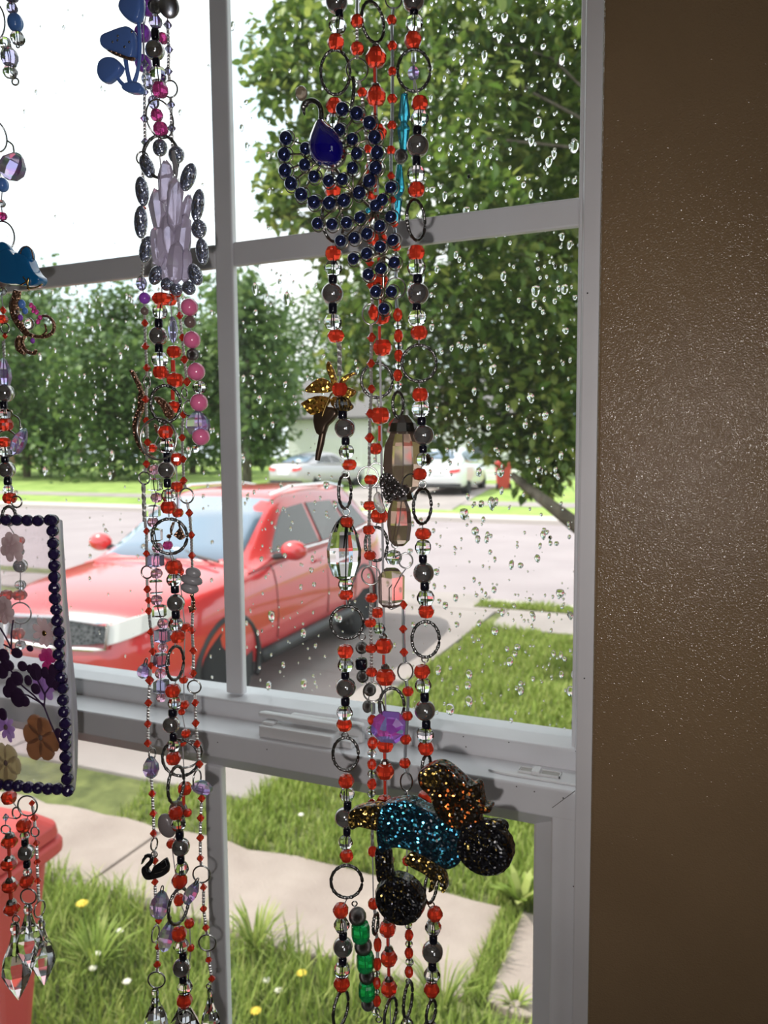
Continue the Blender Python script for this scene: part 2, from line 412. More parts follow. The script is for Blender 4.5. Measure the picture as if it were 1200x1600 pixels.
# rain drops on the outer face of the upper glass
def dome(seed):
    rnd = random.Random(seed); v = []; f = []; S = 10; RN = 4
    ph = [1 + rnd.uniform(-.16, .16) for _ in range(S)]
    for i in range(RN):
        a = (math.pi / 2) * i / RN
        for k in range(S):
            t = 2 * math.pi * k / S
            r = math.cos(a) * ph[k] * .5; z = math.sin(t) * r
            if z < 0: z *= 1.25
            v.append((math.cos(t) * r, math.sin(a) * .30, z))
    v.append((0, .30, -.03)); top = len(v) - 1
    for i in range(RN - 1):
        for k in range(S):
            k2 = (k + 1) % S; f.append((i * S + k, (i + 1) * S + k, (i + 1) * S + k2, i * S + k2))
    for k in range(S): f.append(((RN - 1) * S + k, top, (RN - 1) * S + (k + 1) % S))
    f.append(tuple(range(S)))
    return v, f
drops = []
rnd = random.Random(11)
def drop_ok(px, py):
    p = PY(px, py, .0096)
    if p.x > XR + .002 or p.x < XL or p.z < 1.766 or p.z > 2.76: return None
    return p
tries = 0
while len(drops) < 1900 and tries < 30000:
    tries += 1
    px, py = rnd.uniform(-20, 900), rnd.uniform(-20, 1165)
    dens = .25
    if px > 640: dens = .85
    if 60 < px < 340 and 440 < py < 740: dens = .9
    if 370 < px < 560 and 420 < py < 1090: dens = .7
    if px < 340 and py < 420: dens = .06
    if 370 < px < 640 and py < 400: dens = .35
    if 440 < py < 640 and px > 60: dens += .1
    if rnd.random() > dens: continue
    p = drop_ok(px, py)
    if not p: continue
    s = min(.0085, .0011 * math.exp(rnd.gauss(.78, .52)))
    drops.append((s, p, rnd.uniform(.9, 1.7)))
for (px, py, s) in [(475, 1068, .009), (420, 1070, .008), (477, 1104, .007), (703, 1107, .0095), (797, 1033, .0075), (733, 1053, .007), (733, 1095, .008), (731, 1070, .007), (814, 1079, .007), (773, 985, .007), (840, 190, .008), (830, 220, .007), (858, 252, .008), (870, 128, .008)]:
    p = drop_ok(px, py)
    if p: drops.append((s, p, 1.3))
drops.sort(key=lambda d: -d[0])
dv = [dome(i) for i in range(6)]
dm = [mk('raindrop_shape', v, f, dropm, True) for v, f in dv]
for i, (s, p, el) in enumerate(drops[:300]):
    o = add('raindrop', dm[i % 6], None, us, loc=p, scale=(s, min(s, .006), s * el))
rest = MB()
for i, (s, p, el) in enumerate(drops[300:]):
    v, f = dv[i % 6]; rest.raw([(p.x + a * s, p.y + b2 * s, p.z + c * s * el) for a, b2, c in v], f)
o = rest.obj('fine_rain_drops', dropm, us, True); tag(o, kind='stuff')

# ================================================================== OUTSIDE: GROUND
soil = bsdf('lawn_soil', (.10, .11, .04), .95); noise_col(soil, (.07, .085, .025), (.17, .19, .06), 7, 8)
farlawn = bsdf('far_lawn_turf', (.2, .3, .07), .95); noise_col(farlawn, (.19, .29, .055), (.30, .40, .10), 1.6, 9)
conc = bsdf('concrete_path', (.42, .36, .32), .9); noise_col(conc, (.27, .215, .19), (.37, .305, .27), 3.5, 10, .3, .7); bump(conc, 60, .35, .01)
conc2 = bsdf('driveway_concrete', (.4, .35, .32), .9); noise_col(conc2, (.27, .235, .225), (.36, .315, .30), 1.3, 10, .3, .7); bump(conc2, 60, .3, .01)
asph = bsdf('street_surface', (.38, .34, .345), .9); noise_col(asph, (.295, .25, .26), (.35, .30, .31), .7, 10, .3, .7)
curbm = bsdf('curb_concrete', (.5, .45, .42), .9)
tag(MB().box(-70, 40, .1, 9.0, -.25, -.03).obj('ground', soil), 'earth of the front yard under the grass', None, None, 'structure')
wk = empty('walkway'); tag(wk, 'pale concrete walkway slabs running along the house', None, None, 'structure')
rs = random.Random(3)
for (xa, xb) in ((-4.6, -2.668), (-2.655, -.80), (-.715, 1.15), (1.17, 3.0)):
    y0, y1 = 1.86, 2.47
    pr = []
    N = 14
    for i in range(N + 1): pr.append((xa + (xb - xa) * i / N, y0 + rs.uniform(-.03, .03)))
    for i in range(N + 1): pr.append((xb + (xa - xb) * i / N, y1 + rs.uniform(-.025, .025)))
    o = MB().prism_z(pr, -.06, .0).obj('paving_slab', conc, wk); bevel(o, .008)
dw = empty('driveway'); tag(dw, 'concrete driveway under the red car', None, None, 'structure')
for (ya, yb) in ((2.95, 5.4), (5.415, 8.45)):
    for (xa, xb) in ((-6.4, -4.41), (-4.395, -2.42)):
        o = MB().box(xa, xb, ya, yb, -.07, -.005 if ya < 5 else -.008).obj('paving_slab', conc2, dw); bevel(o, .008)
sw = empty('sidewalk'); tag(sw, 'sidewalk slabs beside the street', None, None, 'structure')
for i in range(9):
    xa = -12.0 + i * 1.62
    if xa + 1.6 < -6.45 or xa > -2.6 or True:
        o = MB().box(xa, xa + 1.6, 8.46 if -6.5 < xa < -2.4 else 7.62, 8.62, -.07, -.004).obj('paving_slab', conc2, sw); bevel(o, .008)
ap = MB().box(-6.4, -2.75, 8.63, 9.45, -.12, -.012).obj('driveway_apron', conc2); tag(ap, 'concrete apron joining the driveway to the street', None, None, 'structure')
vg = MB().box(-2.75, 8, 8.63, 9.0, -.08, .0).box(-40, -6.4, 8.63, 9.0, -.08, .0).obj('verge', soil); tag(vg, 'strip of lawn between sidewalk and street', None, None, 'structure')
o = MB().box(-60, 30, 9.0, 19.6, -.14, -.04).obj('street', asph); tag(o, 'pale sunlit street', None, None, 'structure')
o = MB().box(-2.75, 8, 9.0, 9.14, -.14, .0).obj('curb', curbm); tag(o, 'near curb of the street', None, None, 'structure')
o = MB().prism_x([(19.3, -.1), (19.3, .08), (19.46, .10), (20.1, .12), (20.1, -.1)], -60, 30).obj('curb', curbm); tag(o, 'far curb and gutter across the street', None, None, 'structure')
prof = [(20.1, .12), (22, .2), (27, .38), (45, .46), (80, .7), (80, -.3), (20.1, -.3)]
o = MB().prism_x(prof, -110, 30).obj('far_lawn', farlawn); tag(o, 'sunlit lawn across the street', None, None, 'structure')
def gz(y):
    pts = prof[:5]
    if y < 20.1: return 0
    for (a, za), (b2, zb) in zip(pts, pts[1:]):
        if y <= b2: return za + (zb - za) * (y - a) / (b2 - a)
    return .7
def drape(name, quad, mat, lift, label, n=10):    # a strip following the far slope; quad = (x0a,x1a,ya, x0b,x1b,yb)
    xa0, xa1, ya, xb0, xb1, yb = quad; v = []; f = []
    for i in range(n + 1):
        t = i / n; y = ya + (yb - ya) * t; l_ = xa0 + (xb0 - xa0) * t; r_ = xa1 + (xb1 - xa1) * t; z = gz(y) + lift
        v += [(l_, y, z), (r_, y, z), (l_, y, z - .12), (r_, y, z - .12)]
    for i in range(n):
        a = i * 4; f += [(a, a + 1, a + 5, a + 4), (a + 2, a + 6, a + 7, a + 3), (a, a + 4, a + 6, a + 2), (a + 1, a + 3, a + 7, a + 5)]
    f += [(0, 2, 3, 1), (4 * n, 4 * n + 1, 4 * n + 3, 4 * n + 2)]
    return tag(add(name, mk(name, v, f, mat)), label, None, None, 'structure')
drape('far_driveway', (-11.3, -6.9, 20.0, -13.8, -7.9, 30.5), conc2, .03, 'driveway of the white house across the street')
drape('far_sidewalk', (-60, 30, 22.0, -60, 30, 23.2), conc2, .015, 'sidewalk across the street', 2)

# ------------------------------------------------------------------ grass
grassm = bsdf('grass_blades', (.2, .3, .06), .6, spec=.25)
random_col(grassm, [(.15, .21, .035), (.21, .30, .05), (.30, .38, .085), (.40, .43, .15)], .35)
def blades(name, regions, label):
    rg = random.Random(5); V = []; Fc = []
    for (x0, x1, y0, y1, n, h0, h1, wd, ok) in regions:
        for _ in range(n):
            x, y = rg.uniform(x0, x1), rg.uniform(y0, y1)
            if ok and not ok(x, y): continue
            cl = noise.noise(Vector((x * 2.3, y * 2.3, 0)))
            h = rg.uniform(h0, h1) * (1 + .7 * cl)
            a = rg.uniform(0, 2 * math.pi); lean = rg.uniform(.1, .75) * h
            dx, dy = math.cos(a), math.sin(a); ww = wd * rg.uniform(.6, 1.4)
            px, py = -dy * ww, dx * ww; z = -.03
            b0 = len(V)
            V += [(x - px, y - py, z), (x + px, y + py, z), (x - px * .8 + dx * lean * .35, y - py * .8 + dy * lean * .35, z + h * .6),
                  (x + px * .8 + dx * lean * .35, y + py * .8 + dy * lean * .35, z + h * .6), (x + dx * lean, y + dy * lean, z + h)]
            Fc += [(b0, b0 + 1, b0 + 3, b0 + 2), (b0 + 2, b0 + 3, b0 + 4)]
    o = add(name, mk(name, V, Fc, grassm)); return tag(o, label, 'grass', None, 'stuff')
def lawn_ok(x, y): return x > -2.38 + .05 * noise.noise(Vector((y * 3, 0, 2)))
blades('lawn_grass', [
    (-2.45, .9, 2.48, 4.4, 26000, .05, .11, .0045, lambda x, y: x > -2.5),
    (-2.45, 2.2, 4.4, 7.65, 30000, .05, .10, .006, lawn_ok),
    (-4.8, -2.45, 2.50, 2.93, 2600, .03, .07, .004, lambda x, y: noise.noise(Vector((x * 1.5, y, 5))) > .05 or x > -2.6),
    (-.80, -.712, 1.85, 2.5, 1100, .03, .08, .003, None),
    (-2.75, 3, 8.63, 9.0, 5000, .05, .10, .007, None)], 'short lawn grass between the walkway and the street')
def near_ok(x, y):
    e = 1.80 + .12 * noise.noise(Vector((x * 1.7, 1.3, 0))) + (.08 if x < -2.3 else 0)
    return y < e and not (-2.3 < x < -1.45 and .45 < y < 1.12)
blades('border_grass', [(-3.6, 1.0, .12, 2.0, 36000, .07, .17, .0042, near_ok)], 'taller weedy grass growing against the house')

# leafy tufts and small flowers
def tuft(px, py, n, h, wd, spread, label):
    if wd < .012: n, wd, spread = int(n * 1.6), wd * .62, spread * 1.15
    p = PZ(px, py, -.02); rg = random.Random(int(px)); V = []; Fc = []
    for _ in range(n):
        a = rg.uniform(0, 2 * math.pi); hh = h * rg.uniform(.6, 1.1); out = spread * rg.uniform(.3, 1.2); ww = wd * rg.uniform(.7, 1.3)
        dx, dy = math.cos(a), math.sin(a); qx, qy = -dy, dx; b0 = len(V)
        for t, k in ((0, .5), (.35, 1), (.7, .8), (1, .02)):
            c = (dx * out * t ** 1.5 + dx * .01, dy * out * t ** 1.5 + dy * .01, hh * math.sin(t * 1.35) )
            V += [(c[0] - qx * ww * k, c[1] - qy * ww * k, c[2]), (c[0] + qx * ww * k, c[1] + qy * ww * k, c[2])]
        for i in range(3): Fc.append((b0 + 2 * i, b0 + 2 * i + 1, b0 + 2 * i + 3, b0 + 2 * i + 2))
    o = add('grass_tuft', mk('grass_tuft', V, Fc, grassm), loc=p)
    return tag(o, label, 'plant', 'weed tufts at the walkway')
tuft(150, 1530, 60, .19, .008, .15, 'long-bladed green tuft beside the red bin and swan strand')
tuft(400, 1500, 46, .19, .008, .13, 'upright green tuft at the walkway edge right of the lower window bar')
tuft(690, 1600, 40, .24, .007, .12, 'grass tuft at the walkway edge behind the silver-ball strand')
tuft(812, 1420, 26, .16, .022, .14, 'broad-leaved yellow-green weed beside the walkway joint near the sash stile')
tuft(805, 1575, 16, .07, .008, .06, 'small pale tuft low beside the lower sash stile')
yel = bsdf('dandelion_yellow', (.75, .55, .06), .7); whi = bsdf('clover_white', (.75, .72, .62), .8); stemm = bsdf('flower_stem', (.16, .24, .06), .7)
def flower(px, py, h, mat, label, grp, r=.016):
    p = PZ(px, py, h); e = empty('dandelion' if mat is yel else 'clover_flower', (p.x, p.y, -.02)); tag(e, label, 'flower', grp)
    MB().tube([(0, 0, 0), (.008, .004, h * .6), (0, 0, h + .02)], .002, 5).obj('stem', stemm, e)
    hd = MB(); hd.ball((0, 0, h + .02), (r, r, r * .7), 9, 5)
    for k in range(10):
        a = k * .63; hd.raw([(math.cos(a) * r * .4, math.sin(a) * r * .4, h + .02 + r * .5), (math.cos(a - .2) * r * 1.25, math.sin(a - .2) * r * 1.25, h + .022), (math.cos(a + .2) * r * 1.25, math.sin(a + .2) * r * 1.25, h + .024)], [(0, 1, 2)])
    hd.obj('flower_head', mat, e)
flower(128, 1412, .16, yel, 'yellow dandelion at the walkway edge beside the red bin', 'yellow dandelions', .02)
flower(471, 1521, .10, yel, 'yellow dandelion in the grass left of the green beads', 'yellow dandelions')
flower(399, 1580, .10, yel, 'lowest yellow dandelion beside the lower window bar', 'yellow dandelions')
for (px, py, lb) in ((470, 1273, 'white clover flower in the lawn above the walkway'), (187, 1455, 'white clover flower beneath the walkway crack by the bin'), (151, 1491, 'white clover flower beside the hanging crystal drops'), (198, 1534, 'white clover flower in low grass left of the ring'), (145, 1513, 'white clover flower lowest beside the crystal drops'), (416, 1532, 'white clover flower pair end right of window bar'), (435, 1548, 'white clover flower lowest right of the window bar')):
    flower(px, py, .07, whi, lb, 'white clover flowers', .013)

# ================================================================== CARS
glass_car = bsdf('car_glass', (.16, .22, .30), .03, spec=1.0, coat=.6)
sidewin = bsdf('tinted_side_glass', (.035, .042, .045), .04, spec=.8, coat=.3)
tyrem = bsdf('tyre_rubber', (.02, .02, .022), .85); rimm = bsdf('alloy_rim', (.5, .5, .51), .35, metal=.35)
chrome = bsdf('chrome_trim', (.75, .75, .76), .12, metal=1.); blackpl = bsdf('black_plastic', (.03, .03, .033), .5)
lampm = bsdf('headlamp_lens', (.72, .70, .68), .08, coat=.6); tailm = bsdf('tail_lamp', (.75, .05, .05), .15, coat=.5)
grillem = bsdf('mesh_grille', (.02, .02, .022), .4)
n_, l_, b_ = nodes(grillem); t_ = n_.new('ShaderNodeTexCoord'); v_ = n_.new('ShaderNodeTexVoronoi'); v_.feature = 'DISTANCE_TO_EDGE'; v_.inputs['Scale'].default_value = 34
r_ = n_.new('ShaderNodeValToRGB'); r_.color_ramp.elements[0].position = .08; r_.color_ramp.elements[0].color = (.10, .10, .105, 1); r_.color_ramp.elements[1].position = .14; r_.color_ramp.elements[1].color = (.015, .015, .018, 1)
l_.new(t_.outputs['Object'], v_.inputs['Vector']); l_.new(v_.outputs['Distance'], r_.inputs['Fac']); l_.new(r_.outputs['Color'], b_.inputs['Base Color'])
redpaint = bsdf('red_car_paint', (.62, .035, .04), .28, coat=1.); MAT['red_car_paint'].node_tree.nodes['Principled BSDF'].inputs['Coat Roughness'].default_value = .06; MAT['red_car_paint'].node_tree.nodes['Principled BSDF'].inputs['Coat IOR'].default_value = 1.7
silverpaint = bsdf('silver_car_paint', (.50, .48, .49), .35, metal=.4, coat=.8)
whitepaint = bsdf('white_car_paint', (.80, .80, .82), .3, coat=.8)
platem = bsdf('licence_plate', (.8, .8, .8), .5)

def interp(tab, x):
    """smooth (Catmull-Rom style) interpolation of rows (x, a, b, ...) sorted by x"""
    xs_ = np.array([r[0] for r in tab]); out = []
    for c in range(1, len(tab[0])):
        ys = np.array([r[c] for r in tab]); d = np.gradient(ys, xs_)
        i = int(np.clip(np.searchsorted(xs_, x) - 1, 0, len(xs_) - 2)); h = xs_[i + 1] - xs_[i]; t = min(max((x - xs_[i]) / h, 0), 1)
        out.append((2 * t ** 3 - 3 * t ** 2 + 1) * ys[i] + (t ** 3 - 2 * t ** 2 + t) * h * d[i] + (-2 * t ** 3 + 3 * t ** 2) * ys[i + 1] + (t ** 3 - t ** 2) * h * d[i + 1])
    return out
def loft(rings, mat_name='body'):
    n = len(rings[0]); v = [p for r in rings for p in r]; f = []
    for i in range(len(rings) - 1):
        for k in range(n):
            k2 = (k + 1) % n; f.append((i * n + k, i * n + k2, (i + 1) * n + k2, (i + 1) * n + k))
    f.append(tuple(range(n))[::-1]); f.append(tuple((len(rings) - 1) * n + k for k in range(n)))
    return v, f
def half_ring(x, pts):      # pts (y, z) from the bottom middle to the top middle on the left side
    return [(x, y, z) for y, z in pts] + [(x, -y, z) for y, z in pts[::-1][1:-1]]
def make_car(name, P, paint, label, loc, rz, detail=True):
    """car built nose to +X, left side to +Y, wheels on z = 0"""
    root = empty(name, loc, (0, 0, rz)); tag(root, label, 'car')
    low, roof, ax, wr = P['low'], P['roof'], P['axles'], P['wheel']
    lo, hi = low[0][0], low[-1][0]
    st = [lo, lo + .02, lo + .06] + list(np.linspace(lo + .12, hi - .12, 34)) + [hi - .06, hi - .02, hi]
    rings = []
    for x in st:
        zt, wd, zb = interp(low, x); h = zt - zb
        rings.append(half_ring(x, [(0, zb), (wd * .55, zb), (wd * .86, zb + .01), (wd * .965, zb + .10 * h), (wd * .985, zb + .28 * h), (wd * 1.0, zb + .48 * h), (wd * .992, zb + .66 * h), (wd * .985, zb + .76 * h), (wd * .955, zb + .90 * h), (wd * .90, zb + .965 * h), (wd * .78, zb + h), (wd * .45, zt + .018), (0, zt + .028)]))
    body = MB().raw(*loft(rings)).obj('body', paint, root, True)
    bm = bmesh.new(); bm.from_mesh(body.data); bmesh.ops.recalc_face_normals(bm, faces=bm.faces); bm.to_mesh(body.data); bm.free()
    cut = MB()
    for a in ax: cut.lathe([(wr + .055, -2), (wr + .055, 2)], 36, (a, 0, wr), 'y')
    co = cut.obj('cut', blackpl)
    bm = bmesh.new(); bm.from_mesh(co.data); bmesh.ops.recalc_face_normals(bm, faces=bm.faces); bm.to_mesh(co.data); bm.free()
    md = body.modifiers.new('b', 'BOOLEAN'); md.operation = 'DIFFERENCE'; md.solver = 'EXACT'; md.object = co
    bpy.context.view_layer.update()
    ev = body.evaluated_get(bpy.context.evaluated_depsgraph_get()); nm = bpy.data.meshes.new_from_object(ev)
    body.modifiers.clear(); old = body.data; body.data = nm; bpy.data.objects.remove(co)
    ws = max(r[1] for r in [(0, interp(low, a)[1]) for a in ax])
    MB().box(ax[0] - wr - .1, ax[1] + wr + .1, -ws + .28, ws - .28, .22, .75).obj('underbody', blackpl, root)
    # cabin
    rl, rh = roof[0][0], roof[-1][0]
    def cab(x):
        zr, wt = interp(roof, x); zb, wl, _ = interp(low, x)
        wb = min(wl * .93, P['belt_w']); zb = min(zb, zr) - .03
        return zr, wt, zb, wb
    rings = []
    for x in np.linspace(rl, rh, 30):
        zr, wt, zb, wb = cab(x); dz = max(zr - .06, zb + .002) - zb
        pts = [(0, zb), (wb, zb)] + [(wb + (wt - wb) * t, zb + dz * t) for t in (.25, .5, .75, 1.)] + [(wt * .93, zr - .015), (wt * .75, zr + .004), (wt * .4, zr + .018), (0, zr + .022)]
        rings.append(half_ring(x, pts))
    MB().raw(*loft(rings)).obj('cabin', paint, root, True)
    def side(x, z, s, off=.012):
        zr, wt, zb, wb = cab(x); t = (z - zb) / max(zr - .06 - zb, .05)
        return (x, s * (wb + (wt - wb) * min(t, 1.05) + off), z)
    for s in (1, -1):
        for poly in P['windows']:
            v = [side(x, z, s) for x, z in poly]; n = len(v)
            v2 = [(x, y - s * .02, z) for x, y, z in v]
            MB().raw(v + v2, [tuple(range(n)), tuple(range(n, 2 * n))] + [(i, (i + 1) % n, n + (i + 1) % n, n + i) for i in range(n)]).obj('side_window', sidewin, root)
        if detail:
            bl = P['beltline']; MB().tube([side(x, z, s, .016) for x, z in bl], .011, 6).obj('chrome_strip', chrome, root)
    for key, nmx in (('windshield', 'windshield'), ('rear_glass', 'rear_window')):
        g = P[key]; v = []; f = []; NY = 12
        for (x, z, hw) in g:
            for k in range(NY + 1):
                u = -1 + 2 * k / NY; v.append((x + (.06 * (1 - u * u) - .05) * (1 if key == 'windshield' else -1), u * hw, z + .02 * (1 - u * u)))
        for i in range(len(g) - 1):
            for k in range(NY): f.append((i * (NY + 1) + k, i * (NY + 1) + k + 1, (i + 1) * (NY + 1) + k + 1, (i + 1) * (NY + 1) + k))
        o = MB().raw(v, f).obj(nmx, glass_car, root, True); sm = o.modifiers.new('s', 'SOLIDIFY'); sm.thickness = .012
    # wheels
    tyre = MB().lathe([(wr * .64, -.10), (wr * .93, -.105), (wr, -.07), (wr, .07), (wr * .93, .105), (wr * .64, .10)], 28, axis='y').mesh('tyre', tyrem, True)
    rim = MB().lathe([(wr * .66, -.07), (wr * .66, .085), (wr * .60, .088), (wr * .56, .03), (.03, .03), (.02, .0)], 28, axis='y')
    for k in range(5):
        a = k * 2 * math.pi / 5
        c, s_ = math.cos(a), math.sin(a)
        for q in (-.035, .035):
            rim.raw([(c * .03 - s_ * q, .095, s_ * .03 + c * q), (c * wr * .6 - s_ * q * 2, .085, s_ * wr * .6 + c * q * 2), (c * wr * .6 - s_ * q * .9, .085, s_ * wr * .6 + c * q * .9), (c * .03 + s_ * .0, .1, s_ * .03), (c * .03 - s_ * q, .04, s_ * .03 + c * q), (c * wr * .6 - s_ * q * 2, .04, s_ * wr * .6 + c * q * 2)], [(0, 1, 2, 3), (0, 4, 5, 1)])
    rim = rim.mesh('rim', rimm)
    for a in ax:
        wy = interp(low, a)[1] - .115
        for s in (1, -1):
            wo = add('wheel', tyre, None, root, loc=(a, s * wy, wr), rot=(0, 0, 0 if s > 0 else math.pi)); add('rim', rim, None, wo)
            arch = [(a + math.cos(t) * (wr + .05), s * (interp(low, a + math.cos(t) * (wr + .05))[1] * .985 + .004), max(.2, wr + math.sin(t) * (wr + .05))) for t in np.linspace(-.5, math.pi + .5, 24)]
            wv = []; wf = []; T_ = np.linspace(-.45, math.pi + .45, 20); wd_ = interp(low, a)[1]
            for t in T_:
                for yy in (wd_ - .035, wd_ - .33):
                    for rr in (wr + .025, wr + .053): wv.append((a + math.cos(t) * rr, s * yy, wr + math.sin(t) * rr))
            for q in range(len(T_) - 1):
                b0 = q * 4; c0 = b0 + 4; wf += [(b0, c0, c0 + 2, b0 + 2), (b0 + 1, b0 + 3, c0 + 3, c0 + 1), (b0, b0 + 1, c0 + 1, c0), (b0 + 2, c0 + 2, c0 + 3, b0 + 3)]
            wf += [(0, 2, 3, 1), (len(wv) - 4, len(wv) - 3, len(wv) - 1, len(wv) - 2)]
            MB().raw(wv, wf).obj('wheel_well', blackpl, root)
            if P.get('cladding'): MB().tube(arch, .024, 6).obj('wheel_arch_trim', blackpl, root, True)
    return root, side
def plan_curve(low, ys, z, off=.012, front=True):
    """points on the nose (or tail) following the plan outline of the lower body"""
    pts = []
    xs_ = np.linspace(low[-1][0] if front else low[0][0], 0, 200)
    for y in ys:
        X = xs_[0]
        for x in xs_:
            if interp(low, x)[1] * .985 >= abs(y): X = x; break
        pts.append((X + (off if front else -off), y, z))
    return pts
def band(ys, zl, zh, low, name, mat, root, off=.012, front=True, thick=.03):
    a = plan_curve(low, ys, 0, off, front); v = []; n = len(ys)
    zl = zl if isinstance(zl, (list, tuple)) else [zl] * n; zh = zh if isinstance(zh, (list, tuple)) else [zh] * n
    for (x, y, _), l0, h0 in zip(a, zl, zh):
        dx = -thick if front else thick
        v += [(x, y, l0), (x - (.035 if front else -.035) * (h0 - l0) / .2, y, h0), (x + dx, y * .97, l0), (x + dx * 1.5, y * .97, h0)]
    f = []
    for i in range(n - 1):
        q = i * 4; r = q + 4; f += [(q, r, r + 1, q + 1), (q + 2, q + 3, r + 3, r + 2), (q, q + 2, r + 2, r), (q + 1, r + 1, r + 3, q + 3)]
    f += [(0, 1, 3, 2), (4 * n - 4, 4 * n - 2, 4 * n - 1, 4 * n - 3)]
    return MB().raw(v, f).obj(name, mat, root)

SUV = dict(
    low=[(-2.22, .78, .62, .42), (-2.14, .98, .78, .34), (-1.95, 1.12, .87, .28), (-1.3, 1.14, .915, .24), (-.4, 1.11, .925, .22), (.5, 1.08, .925, .22), (.95, 1.06, .92, .22), (1.4, 1.02, .905, .24), (1.75, .97, .86, .26), (1.98, .90, .78, .28), (2.12, .81, .64, .31), (2.2, .66, .40, .36)],
    roof=[(-2.12, 1.14, .68), (-1.98, 1.30, .65), (-1.7, 1.54, .60), (-1.1, 1.615, .61), (-.4, 1.63, .62), (.02, 1.58, .63), (.42, 1.37, .68), (.74, 1.17, .74), (.95, 1.08, .78)],
    belt_w=.865, axles=(-1.30, 1.34), wheel=.35, cladding=True,
    windows=[[(.50, 1.13), (.13, 1.41), (.02, 1.475), (-.36, 1.50), (-.36, 1.13)], [(-.44, 1.13), (-.44, 1.50), (-1.02, 1.485), (-1.12, 1.15)], [(-1.2, 1.16), (-1.10, 1.475), (-1.5, 1.42), (-1.62, 1.20)]],
    beltline=[(.55, 1.105), (0, 1.11), (-.6, 1.115), (-1.2, 1.14), (-1.62, 1.175)],
    windshield=[(.93, 1.095, .69), (.74, 1.20, .655), (.42, 1.395, .605), (.1, 1.565, .555)], rear_glass=[(-2.07, 1.22, .6), (-1.98, 1.32, .58), (-1.78, 1.50, .54)])
CARX, CARY, CRZ = -4.32, 5.46, R(-90) + R(2.2)
suv, side = make_car('red_suv', SUV, redpaint, 'red crossover parked nose-in on the driveway outside', (CARX, CARY, 0.0), CRZ)
L_ = SUV['low']
o = band(np.linspace(-.44, .44, 11), [.66 + .05 * abs(y) for y in np.linspace(-1, 1, 11)], [.855 - .03 * abs(y) for y in np.linspace(-1, 1, 11)], L_, 'grille', grillem, suv, .02)
gp = plan_curve(L_, np.linspace(-.45, .45, 13), 0, .03)
fr = [(x - .035, y, .865 - .035 * abs(y)) for x, y, _ in gp] + [(x, y, .65 + .05 * abs(y)) for x, y, _ in gp[::-1]]
MB().tube(fr, .014, 6, True).obj('grille_frame', chrome, o)
for s in (1, -1):
    ys = [s * y for y in (.46, .53, .60, .67, .73, .78, .82)]
    band(ys, [.70, .72, .745, .775, .81, .85, .89], [.83, .855, .88, .90, .92, .93, .935], L_, 'headlight', lampm, suv, .018)
    ys = [s * y for y in (.5, .58, .66, .74)]
    band(ys, .46, .55, L_, 'fog_lamp', lampm, suv, .012)
band(np.linspace(-.78, .78, 17), .40, .46, L_, 'bumper_lip', bsdf('grey_skid_plate', (.45, .45, .46), .4, metal=.4), suv, .022)
band(np.linspace(-.40, .40, 11), .47, .60, L_, 'air_intake', blackpl, suv, .014)
band(np.linspace(-.80, .80, 17), .30, .39, L_, 'lower_bumper', blackpl, suv, .012)
for s in (1, -1):
    mo = MB(); mo.ball((.52, s * 1.03, 1.16), (.075, .125, .085), 14, 10); mo.obj('mirror', redpaint, suv, True)
    MB().tube([(.52, s * .84, 1.10), (.52, s * .95, 1.12)], .03, 6).obj('mirror_arm', blackpl, suv)
    sk = [(x, s * (interp(L_, x)[1] * .99 + .006), .33) for x in np.linspace(-.9, .92, 9)]
    MB().tube(sk, .06, 6).obj('sill_cladding', blackpl, suv, True)
    for xd in (.62, -.40, -1.1):
        MB().tube([(xd, s * (interp(L_, xd)[1] * q + .001), z) for q, z in ((.985, .42), (1.0, .62), (.993, .78), (.985, .88), (.955, 1.0), (.91, 1.06))], .004, 4).obj('door_seam', blackpl, suv)
    for xd in (-.22, -.98):
        MB().tube([(xd + .09, s * (interp(L_, xd)[1] * .975 + .01), .97), (xd, s * (interp(L_, xd)[1] * .975 + .03), .975), (xd - .09, s * (interp(L_, xd)[1] * .975 + .01), .98)], .014, 6).obj('door_handle', redpaint, suv)
    MB().tube([(.1, s * .56, 1.60), (-.3, s * .565, 1.665), (-1.2, s * .555, 1.655), (-1.6, s * .545, 1.60)], .016, 6).obj('roof_rail', chrome, suv)
for s in (-.12, .30):
    MB().tube([(1.02, s + .3, 1.115), (.90, s, 1.135), (.80, s - .22, 1.175)], .012, 5).obj('wiper', blackpl, suv)

SEDAN = dict(
    low=[(-2.4, .70, .62, .42), (-2.32, .92, .76, .34), (-2.05, 1.02, .85, .26), (-1.4, 1.02, .90, .2), (-.2, .98, .915, .19), (.9, .93, .91, .2), (1.7, .86, .87, .22), (2.15, .76, .78, .26), (2.42, .60, .52, .34)],
    roof=[(-1.85, 1.03, .62), (-1.3, 1.24, .58), (-.7, 1.42, .56), (-.1, 1.45, .57), (.35, 1.37, .6), (.85, 1.12, .68), (1.15, .97, .74)],
    belt_w=.84, axles=(-1.38, 1.42), wheel=.33,
    windows=[[(.62, 1.02), (.30, 1.24), (.1, 1.32), (-.22, 1.34), (-.22, 1.03)], [(-.30, 1.03), (-.30, 1.34), (-.75, 1.30), (-1.25, 1.08), (-1.25, 1.05)]],
    beltline=[(.6, 1.0), (-.3, 1.01), (-1.2, 1.04)],
    windshield=[(1.05, 1.02, .66), (.7, 1.22, .6), (.4, 1.36, .54)], rear_glass=[(-1.78, 1.075, .60), (-1.4, 1.24, .56), (-.98, 1.37, .52)])
